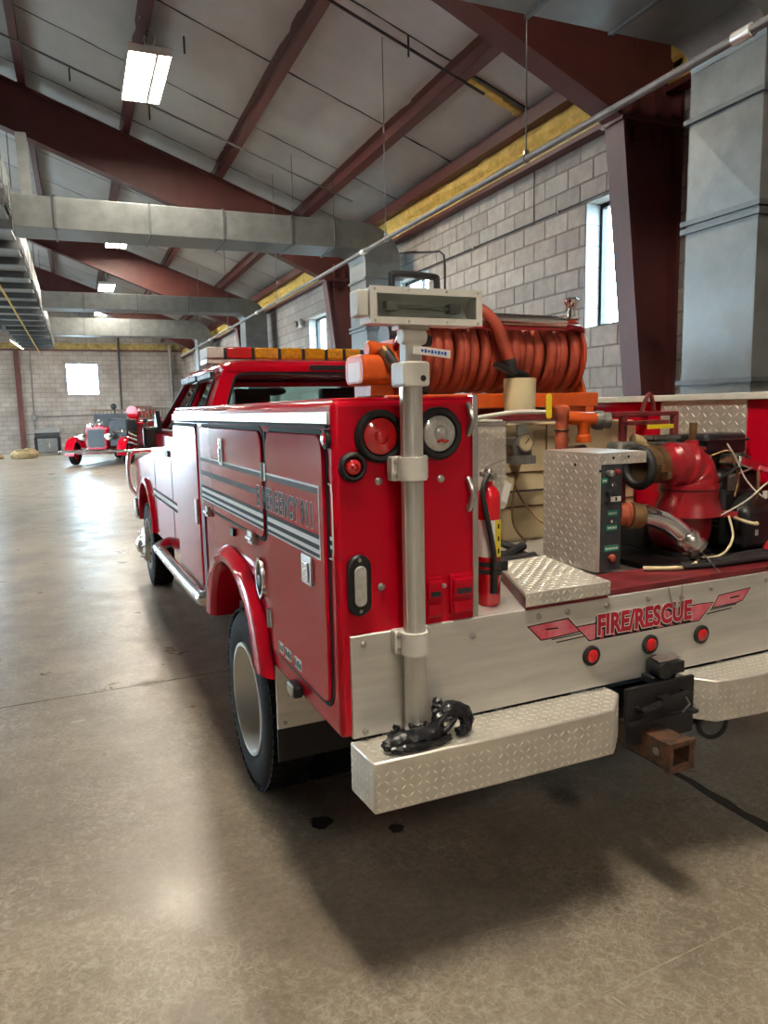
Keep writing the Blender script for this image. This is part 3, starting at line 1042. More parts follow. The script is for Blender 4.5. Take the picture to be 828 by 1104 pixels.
# lamps
def high_bay(x, y, z, label, wd=0.5, ln=1.5):
    t = Thing('high_bay_lamp', label, 'ceiling lamp', (x, y, z), 'high bay tube lamps', 'B')
    h = t.part('housing', MB().box(x - wd / 2, x + wd / 2, y - ln / 2, y + ln / 2, z + 0.03, z + 0.075), WHT, bev=0.01)
    t.part('end_cap', MB().box(x - wd / 2, x + wd / 2, y - ln / 2 - 0.02, y - ln / 2, z - 0.02, z + 0.075), WHT, h)
    t.part('end_cap', MB().box(x - wd / 2, x + wd / 2, y + ln / 2, y + ln / 2 + 0.02, z - 0.02, z + 0.075), WHT, h)
    for sx in (-1, 1):
        t.part('side_skirt', MB().box(min(x + sx * wd / 2, x + sx * (wd / 2 + .012)), max(x + sx * wd / 2, x + sx * (wd / 2 + .012)), y - ln / 2 - .02, y + ln / 2 + .02, z - 0.03, z + 0.075), WHT, h)
    for k in range(6):
        xx = x - wd / 2 + 0.05 + k * (wd - 0.1) / 5 + (0.024 if k > 3 else -0.014)
        t.part('lamp_tube', MB().cyl((xx, y - ln / 2, z), (xx, y + ln / 2, z), 0.021, n=10), TUBE)
    gx = x - wd / 2 + 0.05 + 3.5 * (wd - 0.1) / 5 + 0.005
    t.part('ballast_cover', MB().box(gx - 0.019, gx + 0.019, y - ln / 2, y + ln / 2, z - 0.034, z + 0.03), WHT, h)  # bar added below the tubes, its unlit underside makes the gap dark
    top = zt(x) + 0.2
    t.part('cord', MB().tube(smoothpath([(x + .03, y - 0.3, z + 0.07), (x + 0.05, y - 0.32, z + 0.22), (x + 0.12, y - 0.35, z + 0.34), (x + 0.06, y - 0.36, z + 0.46), (x - 0.02, y - 0.34, z + 0.33), (x + 0.03, y - 0.33, z + 0.25), (x - 0.06, y - 0.4, min(top, z + 0.9))], 5), 0.010, 6), STRAP)
    for yy in (y - ln / 3, y + ln / 3):
        t.part('hanger_rod', MB().cyl((x, yy, z + 0.07), (x, yy, top), 0.004, n=6), DRK)
    return t
high_bay(0.485, 8.87, 6.2, 'lit tube lamp with a looped cord hanging before the second steel frame')
high_bay(0.60, 18.8, 6.2, 'lit tube lamp hanging beyond the second crossover duct')
high_bay(0.60, 26.3, 6.2, 'lit tube lamp hanging before the fourth steel frame')
high_bay(0.62, 33.4, 6.2, 'lit tube lamp hanging nearest the back wall')
high_bay(-0.1, -8.0, 6.2, 'lit tube lamp hanging by the wall behind the rescue truck')  # added lamp out of view, brightens the truck's rear face
high_bay(-0.1, -0.9, 6.2, 'lit tube lamp hanging above the rear of the rescue truck')
for y, lab in ((12.0, 'lit tube lamp over the open floor before the first open bay door'),
               (20.5, 'lit tube lamp over the open floor between the two open bay doors'), (33.0, 'lit tube lamp over the open floor nearest the back wall')):
    high_bay(-8.5, y, 6.0, lab)  # lamp row added out of view for ambient light
t = Thing('strip_light', 'slim white strip light hung near the back wall beyond the trunk duct', 'ceiling lamp', (-2.8, 33.2, 4.85), frame='B')
t.part('housing', MB().bar((-3.05, 33.9, 5.08), (-2.55, 32.6, 4.66), 0.12, 0.06), WHT, smooth=False)
t.part('lamp_tube', MB().cyl((-3.03, 33.85, 5.02), (-2.55, 32.6, 4.60), 0.03, n=8), TUBE)
t.part('hanger_rod', MB().cyl((-2.8, 33.2, 4.9), (-2.8, 33.2, zt(-2.8) + 0.2), 0.008, n=6), STL)
t = Thing('unit_heater', 'dark louvred unit heater hanging beside the trunk duct', 'heater', (-2.7, 24, 4.4), frame='B')
t.part('casing', MB().box(-3.5, -2.62, 23.6, 24.3, 4.42, 5.05), DGRY, smooth=False)
for k in range(6):
    t.part('louvre', MB().obox((-3.06, 23.57, 4.5 + k * 0.1), (0.42, 0, 0), (0, 0.03, 0.02), (0, -0.004, 0.006)), GALVD, smooth=False)
t.part('hanger_rod', MB().cyl((-2.7, 24, 5.0), (-2.7, 24, zt(-2.7) + 0.2), 0.01, n=6), STL)
rod('gas_pipe', (-1.87, 14.0, 4.3), (-1.87, 31.0, 4.3), 0.022, 'thin yellow gas pipe running under the trunk duct', 'pipe', INSY)

# back wall fittings
rod('wall_conduit', (-2.62, BACK - 0.03, 1.2), (-2.55, BACK - 0.03, 4.93), 0.03, 'thin vertical conduit on the back wall beside the maroon column', 'conduit', PIPE)
rod('wall_conduit', (-2.6, BACK - 0.03, 1.75), (1.4, BACK - 0.03, 1.85), 0.022, 'level conduit on the back wall under the bright window', 'conduit', PIPE)
rod('drain_pipe', (1.42, BACK - 0.30, 0), (1.48, BACK - 0.30, 5.6), 0.06, 'dark vertical pipe on the back wall right of the bright window', 'pipe', DRK)
rod('drain_pipe', (3.95, BACK - 0.32, 0), (3.95, BACK - 0.32, 5.2), 0.09, 'grey vertical pipe on the back wall near the corner of the hall', 'pipe', PIPE)
t = Thing('junction_box', 'small grey junction box on the back wall conduit', 'electrical box', (-2.6, BACK - 0.05, 1.7), frame='B')
t.part('box', MB().box(-2.72, -2.5, BACK - 0.12, BACK - 0.002, 1.62, 1.88), PIPE, bev=0.01)
t.part('lid', MB().box(-2.70, -2.52, BACK - 0.13, BACK - 0.12, 1.64, 1.86), GALV)
t = Thing('flood_lamp', 'twin head emergency lamp on the block wall beside the second window', 'wall lamp', (XW - 0.05, 16.1, 3.9), frame='B')
t.part('box', MB().box(XW - 0.1, XW - 0.002, 15.95, 16.25, 3.82, 3.98), WHT, bev=0.01)
for s_ in (-0.22, 0.22):
    t.part('lamp_head', MB().lathe((XW - 0.06, 16.1 + s_, 3.95), (-1, 0, -0.2), [(0, 0.03), (0.05, 0.07), (0.1, 0.09), (0.102, 0.05)], 14), GRYM)

# ================================================================== THE RESCUE TRUCK (own axes: x right, y forward, rear face y = 0, left side x = 0)
BW = 2.40
ZB, ZTOP = 0.78, 1.80
AY, AR = 1.34, 0.4257
truck = Thing('rescue_truck', 'red fire rescue pickup truck with utility body and crew cab, parked rear towards the viewer', 'truck', (BW / 2, 3.2, 0))
P = truck.part
ZC = 0.69
def arch(a, b, n=18, zlow=ZB):
    out = []
    s0 = math.asin(max(-1, min(1, (zlow - ZC) / b)))
    for i in range(n + 1):
        t = s0 + (PI - 2 * s0) * i / n
        out.append((AY + a * math.cos(t), ZC + b * math.sin(t)))
    return out     # from front (+y) over the top to the rear
def side_box(x0, x1):
    poly = [(0.0, ZB), (0.0, ZTOP), (2.90, ZTOP), (2.90, ZB)] + arch(0.47, 0.43)
    return MB().prism(poly, 'x', x0, x1)
body = P('utility_body', side_box(0.0, 0.47), RED, bev=0.018, seg=3)
P('utility_body', side_box(2.15, BW), RED, bev=0.018, seg=3)
P('top_rim', MB().box(0.012, 0.475, 0.02, 2.88, ZTOP - 0.002, ZTOP + 0.008), RED, body, bev=0.003)
P('wheel_well', MB().prism([(AY - 0.49, 0.55), (AY - 0.49, 1.17), (AY + 0.49, 1.17), (AY + 0.49, 0.55)], 'x', 0.465, 0.5), BLKM, body)
# fender flare: lofted ring with elliptic outline
def flare(xs, sgn=1):
    loops = []
    for i in range(25):
        t = -0.12 + (PI + 0.24) * i / 24
        ct, st = math.cos(t), math.sin(t)
        def q(a, b, x):
            return (x, AY + a * ct, max(ZC + b * st, 0.735))
        loops.append([q(.63, .47, xs - .004 * sgn), q(.60, .455, xs - .03 * sgn), q(.52, .43, xs - .052 * sgn), q(.44, .40, xs - .045 * sgn), q(.405, .385, xs - .02 * sgn),
                      q(.40, .38, xs + .10 * sgn), q(.415, .395, xs + .10 * sgn), q(.47, .42, xs + .01 * sgn)])
    return MB().loft(loops, cap=True)
P('fender_flare', flare(0.0), RED)
P('fender_flare', flare(BW, -1), RED)
# side doors on the left; black seals also paint the recess shade
def side_door(y0, y1, z0, z1, r, rs, label=None):
    e = 0.016
    s_ = P('door_seal', MB().prism(rrect(y0 - e, y1 + e, z0 - e, z1 + e, r + e, rs=tuple(q + e for q in rs)), 'x', -0.003, 0.002), SEAL, smooth=False)
    return P('compartment_door', MB().prism(rrect(y0, y1, z0, z1, r, rs=rs), 'x', -0.013, 0.001), RED, bev=0.005, seg=2, label=label)
# rr order: (ymin,zmin),(ymax,zmin),(ymax,zmax),(ymin,zmax)
d_rear = side_door(0.062, 0.690, 0.868, 1.703, 0.06, (0.05, 0.02, 0.06, 0.06))
d_mid = side_door(0.752, 1.985, 1.285, 1.703, 0.06, (0.06, 0.04, 0.04, 0.06))
d_front = side_door(2.10, 2.885, 0.815, 1.703, 0.04, (0.02, 0.02, 0.04, 0.04))
P('door_channel', MB().prism(rrect(0.715, 0.742, 1.30, 1.70, 0.01), 'x', -0.004, 0.001), SEAL, smooth=False)  # flat black strip, shade of the door recess put into colour
P('door_channel', MB().box(-0.006, 0.001, 2.0, 2.085, 0.80, 1.70), REDD, smooth=False)  # flat dark red strip painted as the shaded gap between doors
P('drip_rail', MB().box(-0.012, 0.0, 0.012, 2.90, 1.733, 1.770), SATIN, bev=0.003)
P('drip_rail_lip', MB().box(-0.016, 0.0, 0.012, 2.90, 1.722, 1.731), SEAL)
# stripes (flat vinyl on the doors)
XS = -0.0131
def stripe(y0, y1, z0, z1, mt, par, d=0.0008):
    return P('stripe', MB().box(XS - d, XS + 0.0004, y0, y1, z0, z1), mt, par, smooth=False)
for (y0, y1, par) in ((0.105, 0.688, d_rear), (0.754, 1.983, d_mid)):
    stripe(y0, y1, 1.542, 1.549, WHTD, par); stripe(y0, y1, 1.524, 1.541, GRYD, par)
    for z0, z1, mt in ((1.385, 1.397, BLKD), (1.367, 1.384, WHTD), (1.352, 1.366, BLKD), (1.338, 1.351, WHTD), (1.327, 1.337, BLKD), (1.321, 1.326, WHTD)):
        stripe(y0, y1, z0, z1, mt, par)
stripe(0.83, 1.983, 1.452, 1.476, GRYD, d_mid)
stripe(0.098, 0.104, 1.321, 1.549, WHTD, d_rear)
tx = dict(size=0.102, space=1.22, u=(0, -1, 0), v=(0, 0, 1), nrm=(-1, 0, 0), xs=0.715)
P('lettering', text_mb('E', org=(XS, 0.829, 1.416), depth=0.0008, offset=0.0048, **tx), BLKD, d_mid, smooth=False, label='black letter E')
P('lettering_outline', text_mb('E', org=(XS, 0.829, 1.416), depth=0.0004, offset=0.0072, **tx), WHTD, d_mid, smooth=False)
P('lettering', text_mb('MERGENCY 911', org=(XS, 0.752, 1.416), depth=0.0008, offset=0.0048, **tx), BLKD, d_rear, smooth=False, label='black lettering MERGENCY 911')
P('lettering_outline', text_mb('MERGENCY 911', org=(XS, 0.752, 1.416), depth=0.0004, offset=0.0072, **tx), WHTD, d_rear, smooth=False)
# corner stripe loop behind the door
P('stripe', MB().tube([(-0.001, 0.050, 1.335), (-0.001, 0.024, 1.335), (-0.001, 0.018, 1.36), (-0.001, 0.018, 1.53), (-0.001, 0.024, 1.555), (-0.001, 0.044, 1.56)], 0.0028, 6), WHTD, body)
for z in (1.352, 1.378):
    P('stripe', MB().box(-0.0012, 0.0, 0.022, 0.044, z, z + 0.013), BLKD, body, smooth=False)
    P('stripe', MB().box(-0.0012, 0.0, 0.022, 0.044, z + 0.0135, z + 0.024), WHTD, body, smooth=False)
# small plates low on the rear door
for (y, tl) in ((0.575, 3), (0.485, 4), (0.372, 4)):
    wd = 0.055 if tl == 3 else 0.072
    pl = P('badge', MB().box(XS - 0.001, XS, y - wd / 2, y + wd / 2, 0.888, 0.928), WHTD, d_rear, smooth=False, label='small white badge plate')
    for k in range(tl):
        yy = y + wd / 2 - (k + 0.5) * wd / tl
        P('badge_mark', MB().box(XS - 0.0016, XS - 0.001, yy - wd / tl * 0.36, yy + wd / tl * 0.30, 0.895, 0.921 - 0.006 * (k % 2)), BLKD, None, smooth=False)
# latches and hinges
def latch(y0, y1, z0, z1, par):
    l = P('latch', MB().prism(rrect(y0, y1, z0, z1, 0.008), 'x', -0.021, -0.0125), STL, par, bev=0.002)
    return l
latch(0.175, 0.272, 1.222, 1.318, d_rear)
P('latch_paddle', MB().box(-0.026, -0.0205, 0.195, 0.252, 1.232, 1.296), ALUP, d_rear, bev=0.003)
latch(1.415, 1.485, 1.53, 1.655, d_mid)
P('latch_paddle', MB().box(-0.028, -0.0205, 1.435, 1.465, 1.545, 1.61), ALUP, d_mid, bev=0.003)
P('latch_knob', MB().lathe((-0.02, 1.45, 1.632), (-1, 0, 0), [(0, .014), (.006, .014), (.008, .009)], 12), CHR, d_mid)
latch(2.14, 2.20, 1.16, 1.30, d_front)
for (y, z, par) in ((0.712, 1.55, d_rear), (0.712, 0.985, d_rear)):
    P('hinge', MB().box(-0.018, 0.0, y - 0.028, y + 0.028, z - 0.032, z + 0.032).cyl((-0.02, y, z - 0.035), (-0.02, y, z + 0.035), 0.007, n=8), STL, par)
for (y, z) in ((1.86, 1.262), (0.95, 1.262)):
    P('hinge', MB().box(-0.022, 0.0, y - 0.035, y + 0.035, z - 0.022, z + 0.03).cyl((-0.024, y - 0.04, z), (-0.024, y + 0.04, z), 0.008, n=8), STL, d_mid)
P('side_marker', MB().box(-0.012, 0.0, 1.30, 1.36, 1.215, 1.25), BLK, bev=0.003)
P('fuel_door_ring', MB().loft([[(x, 0.862 + a * math.cos(t) , 1.112 + b * math.sin(t)) for t in [2 * PI * i / 28 for i in range(28)]] for (x, a, b) in ((0, .056, .086), (-.013, .054, .084), (-.013, .042, .070), (-.004, .040, .068))], cap=False), ALUP)
P('fuel_door', MB().prism([(0.862 + 0.041 * math.cos(2 * PI * i / 28), 1.112 + 0.069 * math.sin(2 * PI * i / 28)) for i in range(28)], 'x', -0.003, 0.002), DGRY)
P('fuel_cap', MB().lathe((-0.002, 0.862, 1.10), (-1, 0, 0), [(0, .026), (.012, .026), (.014, .02)], 16), BLK)
sm = P('side_marker', MB().lathe((0, 0.035, 1.690), (-1, 0, 0), [(0, .026), (.008, .030), (.014, .026), (.015, .02)], 20), RUB)
P('lens', MB().lathe((-.012, 0.035, 1.690), (-1, 0, 0), [(0, .021), (.007, .018), (.010, .008)], 18), LENR, sm)
# black side lamp under the rear door
sl_ = P('side_lamp', MB().prism(rrect(0.365, 0.455, 0.782, 0.828, 0.015), 'x', -0.034, 0.0), BLK, bev=0.006)
P('lens', MB().prism(rrect(0.378, 0.448, 0.788, 0.822, 0.01), 'x', -0.037, -0.033), LENC, sl_)
# ---- rear face
def round_lamp(x, z, R, rl, lens, y=0.0):
    r_ = P('lamp_grommet', MB().lathe((x, y, z), (0, -1, 0), [(0, R), (.012, R), (.022, R - .008), (.020, rl + .004), (.008, rl)], 36), RUB)
    l = P('lens', MB().lathe((x, y - .006, z), (0, -1, 0), [(0, rl), (.010, rl - .002), (.016, rl * .72), (.019, rl * .42), (.016, rl * .38), (.020, rl * .3), (.023, rl * .12)], 32), lens, r_)
    return r_
round_lamp(0.145, 1.695, 0.078, 0.055, LENR)
w_l = round_lamp(0.340, 1.697, 0.080, 0.056, LENC)
P('lens_mark', MB().tube([(0.325, -.03, 1.672), (0.338, -.031, 1.678), (0.352, -.03, 1.672), (0.362, -.029, 1.676)], 0.004, 6), LENR, w_l)
round_lamp(0.057, 1.609, 0.043, 0.026, LENR)
ov = P('lamp_bezel', MB().prism(rrect(0.029, 0.104, 1.165, 1.350, 0.037, 8), 'y', -0.022, 0.0), BLK, bev=0.008, seg=3)
P('lens', MB().prism(rrect(0.047, 0.086, 1.195, 1.318, 0.019, 8), 'y', -0.028, -0.02), LENC, ov, bev=0.004)
for z in (1.335, 1.180):
    P('screw', MB().lathe((0.066, -0.022, z), (0, -1, 0), [(0, .006), (.003, .005)], 10), STL, ov)
def bolt(x, z, y=0.0, r=0.011, par=None):
    return P('bolt', MB().lathe((x, y, z), (0, -1, 0), [(0, r), (.004, r), (.006, r * .6), (.011, r * .55), (.012, r * .3)], 10), STL, par)
for (x, z) in ((0.141, 1.562), (0.351, 1.558), (0.142, 1.242)):
    bolt(x, z, 0.0, 0.012)
P('edge_strip', MB().box(0.462, 0.482, -0.006, 0.02, 1.105, 1.812), ALUP, bev=0.002)
for z0, z1 in ((1.69, 1.785), (1.455, 1.555)):
    g = P('grab_latch', MB().tube([(0.446, -0.006, z0), (0.446, -0.022, z0 + .02), (0.452, -0.026, (z0 + z1) / 2), (0.446, -0.02, z1 - .02), (0.446, -0.004, z1)], 0.009, 8), STL)
    bolt(0.446, z0 + 0.01, -0.004, 0.008, g)
for i, (x0, x1) in enumerate(((0.282, 0.345), (0.374, 0.455))):
    bx_ = P('outlet_cover', MB().prism(rrect(x0, x1, 1.125, 1.255, 0.006), 'y', -0.016, 0.0), RED, bev=0.004)
    P('outlet_lid', MB().box(x0 + .006, x1 - .006, -0.030, -0.015, 1.185, 1.245), RED, bx_, bev=0.006)
    P('outlet_lid', MB().box(x0 + .006, x1 - .006, -0.026, -0.015, 1.130, 1.172), RED, bx_, bev=0.006)
    P('outlet_slot', MB().box(x0 + .014, x1 - .014, -0.032, -0.028, 1.196, 1.212), BLK, bx_)
bolt(0.358, 1.22, 0.0, 0.008)
# aluminium tail panel
pan = P('tail_panel', MB().box(0.033, 2.367, -0.014, 0.0, 0.782, 1.104), ALU, bev=0.003)
for x, z in ((0.074, 1.075), (0.454, 1.045), (0.073, 0.80), (0.349, 0.838), (0.71, 1.075), (0.83, 1.075), (1.0, 1.075), (1.19, 1.075), (1.35, 1.06), (1.50, 1.075), (1.80, 1.075), (2.0, 1.075), (2.3, 1.075)):
    bolt(x, z, -0.014, 0.011, pan)
for x in (0.934, 1.203, 1.457):
    r_ = P('marker_ring', MB().lathe((x, -0.014, 0.903), (0, -1, 0), [(0, .036), (.008, .036), (.012, .030), (.010, .024)], 26), RUB, pan)
    P('lens', MB().lathe((x, -0.02, 0.903), (0, -1, 0), [(0, .025), (.007, .023), (.013, .014), (.014, .006)], 22), LENR, None)
# FIRE/RESCUE graphic
def decal(name, poly, mt, lift, par=pan):
    return P(name, MB().prism(poly, 'y', -0.0144 - lift, -0.0138), mt, par, smooth=False)
def grow(poly, e):
    cx = sum(p[0] for p in poly) / len(poly); cz = sum(p[1] for p in poly) / len(poly)
    n = len(poly)
    out = []
    ar = sum(poly[i][0] * poly[(i + 1) % n][1] - poly[(i + 1) % n][0] * poly[i][1] for i in range(n))
    sg = 1 if ar > 0 else -1
    for i in range(n):
        a, b, c = Vector((*poly[i - 1], 0)), Vector((*poly[i], 0)), Vector((*poly[(i + 1) % n], 0))
        d1, d2 = (b - a).normalized(), (c - b).normalized()
        n1, n2 = Vector((d1.y, -d1.x, 0)) * sg, Vector((d2.y, -d2.x, 0)) * sg
        q = (n1 + n2)
        q = q / max(0.35, q.dot(n1))
        out.append((b.x + q.x * e, b.y + q.y * e))
    return out
wings = [
    [(0.672, 1.043), (0.832, 1.049), (0.880, 0.999), (0.755, 0.993), (0.722, 0.993)],
    [(0.872, 1.014), (0.955, 1.014), (0.955, 1.02), (1.45, 1.02), (1.512, 1.018), (1.445, 0.960), (0.926, 0.960)],
    [(1.545, 1.041), (1.708, 1.051), (1.672, 1.010), (1.640, 1.004), (1.515, 1.000)],
]
for wv in wings:
    decal('wing_outline', grow(wv, 0.008), WHTD, 0.0001)
    decal('wing_border', grow(wv, 0.0045), BLKD, 0.0003)
    decal('wing', wv, REDX, 0.0005)
decal('wing_slot', [(0.735, 1.028), (0.788, 1.026), (0.795, 1.021), (0.745, 1.022)], BLKD, 0.0007)
decal('wing_slot', [(1.605, 1.028), (1.655, 1.031), (1.650, 1.024), (1.603, 1.022)], BLKD, 0.0007)
for k, (a, b) in enumerate((((0.765, 0.984), (0.900, 0.988)), ((0.785, 0.971), (0.914, 0.975)))):
    decal('speed_line', [(a[0], a[1]), (b[0], b[1]), (b[0], b[1] + .004), (a[0], a[1] + .004)], BLKD, 0.0004)
for k, (a, b) in enumerate((((1.500, 0.990), (1.640, 0.995)), ((1.485, 0.976), (1.615, 0.982)))):
    decal('speed_line', [(a[0], a[1]), (b[0], b[1]), (b[0], b[1] + .004), (a[0], a[1] + .004)], BLKD, 0.0004)
tk = dict(u=(1, 0, 0), v=(0, 0, 1), nrm=(0, -1, 0), size=0.100, xs=0.80)
P('lettering_shadow', text_mb('FIRE/RESCUE', org=(0.952, -0.0146, 0.967), depth=0.0012, offset=0.0075, **tk), BLKD, pan, smooth=False)
P('lettering_outline', text_mb('FIRE/RESCUE', org=(0.958, -0.0146, 0.974), depth=0.0016, offset=0.0075, **tk), WHTD, pan, smooth=False)
P('lettering', text_mb('FIRE/RESCUE', org=(0.958, -0.0146, 0.974), depth=0.0020, offset=0.0040, **tk), mat('crimson_decal', (0.42, 0.008, 0.03), 0.4, rvar=.05), pan, smooth=False, label='red lettering FIRE/RESCUE')
# chain hanging over the tail panel
P('chain', MB().tube(smoothpath([(1.285, -0.018, 1.105), (1.30, -0.02, 1.05), (1.325, -0.02, 1.022), (1.345, -0.02, 1.05), (1.352, -0.018, 1.11)], 6), 0.003, 6), STL, pan)

# ---- bed
P('bed_floor', MB().box(0.47, 2.15, 0.0, 2.9, 1.05, 1.104), ALU)
P('bed_edge', MB().box(1.02, 2.15, -0.006, 0.20, 1.104, 1.128), REDD, bev=0.004)
P('bed_wall', MB().box(2.142, 2.15, 0.0, 2.9, 1.104, 1.775), RED)
P('bed_bulkhead', MB().box(0.47, 2.15, 2.86, 2.9, 1.10, 1.80), RED)
P('side_rail', MB().box(2.118, 2.165, 0.0, 2.9, 1.783, 1.814), WHT, bev=0.003)
tp = P('tread_panel', MB().box(2.132, 2.143, 0.39, 0.90, 1.52, 1.785), DIA)
P('tread_pattern', tread((2.132, 0.39, 1.52), (0, 1, 0), (0, 0, 1), (-1, 0, 0), [(0, 0), (.51, 0), (.51, .265), (0, .265)], sp=0.036, ln=.0165, wd=.005, h=.003), DIAB, tp, kind='stuff')
P('bed_crossbar', MB().box(0.50, 2.12, 1.50, 1.56, 1.70, 1.765), REDD, bev=0.004)
P('bed_crossbar', MB().box(0.55, 2.13, 0.985, 1.03, 1.705, 1.735), REDD, bev=0.004)
P('chassis', MB().box(0.78, 0.90, 0.05, 6.9, 0.62, 0.78).box(1.50, 1.62, 0.05, 6.9, 0.62, 0.78).box(0.9, 1.5, 0.3, 0.38, 0.66, 0.76).box(0.9, 1.5, 2.2, 2.28, 0.66, 0.76), BLKM)
P('under_body', MB().box(0.02, 2.38, 0.03, 0.8, 0.79, 0.80).box(0.02, 2.38, 1.9, 2.9, 0.79, 0.80).box(0.5, 1.9, 0.4, 2.9, 0.80, 1.05), BLKM)
P('axle', MB().cyl((0.3, AY, AR), (2.1, AY, AR), 0.06, n=14).ell((1.2, AY, AR), 0.2, 0.19, 0.19), BLKM)
# mud flap behind the rear wheel
for (x0, x1) in ((0.005, 0.46), (1.94, 2.395)):
    mf = P('mud_flap', MB().box(x0, x1, 0.744, 0.752, 0.375, 0.60), RUB)
    P('flap_plate', MB().box(x0, x1, 0.736, 0.744, 0.517, 0.80), ALU, mf)
    bolt(x0 + 0.03, 0.54, 0.736, 0.009, mf)
# rear bumper of tread plate
BZ0, BZ1 = 0.615, 0.772
lp = [(0.026, -0.002), (0.034, -0.166), (0.44, -0.176), (0.90, -0.178), (1.01, -0.075), (1.01, -0.002)]
rp = [(1.345, -0.002), (1.345, -0.085), (1.40, -0.15), (1.60, -0.172), (2.37, -0.172), (2.375, -0.002)]
for poly in (lp, rp):
    bm_ = P('step_bumper', MB().prism(poly, 'z', BZ0, BZ1), DIA, bev=0.006, seg=2)
    P('tread_pattern', tread((0, 0, BZ1 + 0.0005), (1, 0, 0), (0, 1, 0), (0, 0, 1), poly), DIAB, bm_, kind='stuff')
    for a, b in zip(poly[:-1], poly[1:]):
        a, b = Vector((*a, 0)), Vector((*b, 0))
        d = b - a
        if d.length < 0.05:
            continue
        nrm = Vector((d.y, -d.x, 0)).normalized()
        c = Vector((1.0 if poly is lp else 1.9, 0.3, 0))
        if nrm.dot(c - a) > 0:
            nrm = -nrm
        L_ = d.length
        P('tread_pattern', tread(a + Vector((0, 0, BZ0)) + nrm * 0.0005, d.normalized(), (0, 0, 1), nrm, [(0.004, 0.004), (L_ - .004, 0.004), (L_ - .004, BZ1 - BZ0 - .006), (.004, BZ1 - BZ0 - .006)]), DIAB, bm_, kind='stuff')
for x in (0.5, 1.85):
    P('bumper_brace', MB().box(x, x + 0.06, 0.0, 0.4, 0.66, 0.76), BLKM)
# hitch
hp = P('hitch_plate', MB().box(1.022, 1.34, -0.10, -0.085, 0.575, 0.79), BLKM, bev=0.003)
P('plate_lip', MB().box(1.022, 1.34, -0.125, -0.10, 0.655, 0.668), BLKM, hp)
P('hitch_handle', MB().tube([(1.07, -0.10, 0.712), (1.07, -0.125, 0.712), (1.28, -0.125, 0.742), (1.28, -0.10, 0.742)], 0.011, 8).box(1.155, 1.20, -0.135, -0.105, 0.712, 0.745), BLK, hp)
P('hitch_handle_clip', MB().tube([(1.27, -0.118, 0.74), (1.29, -0.13, 0.70), (1.265, -0.12, 0.67)], 0.004, 6), STL, hp)
fr = [(1.095, 0.535), (1.195, 0.535), (1.195, 0.625), (1.095, 0.625)]
mb = MB()
for (x0, x1, z0, z1) in ((1.095, 1.195, 0.535, 0.549), (1.095, 1.195, 0.611, 0.625), (1.095, 1.109, 0.549, 0.611), (1.181, 1.195, 0.549, 0.611)):
    mb.box(x0, x1, -0.235, 0.1, z0, z1)
rc = P('hitch_receiver', mb, RUST, hp, smooth=False)
P('receiver_collar', MB().box(1.088, 1.202, -0.24, -0.215, 0.527, 0.536).box(1.088, 1.202, -0.24, -0.215, 0.624, 0.633).box(1.088, 1.096, -0.24, -0.215, 0.535, 0.625).box(1.194, 1.202, -0.24, -0.215, 0.535, 0.625), RUST, hp, smooth=False)
P('receiver_core', MB().box(1.108, 1.182, -0.15, -0.14, 0.548, 0.612), BLKM, hp, smooth=False)
P('pin_hole', MB().lathe((1.0945, -0.17, 0.58), (-1, 0, 0), [(0, .014), (.003, .014), (.0035, .008)], 14), STL, hp)
P('crossmember', MB().box(0.85, 1.55, 0.02, 0.12, 0.58, 0.70), BLKM)
P('safety_loop', MB().ring((1.44, -0.10, 0.585), (0.3, 1, 0), 0.055, 0.009, 22, 8).cyl((1.36, -0.06, 0.60), (1.56, -0.06, 0.60), 0.02, n=8), BLKM, hp)
tp = P('trailer_plug', MB().box(1.165, 1.275, -0.075, -0.015, 0.772, 0.80).cyl((1.205, -0.03, 0.835), (1.205, -0.10, 0.828), 0.034, n=18).box(1.225, 1.29, -0.10, -0.05, 0.81, 0.852), BLK, bev=0.003)
P('plug_cap', MB().obox((1.225, -0.075, 0.868), (0.05, 0, 0.002), (0, 0.02, 0.004), (0, 0, 0.0015)), STL, tp)
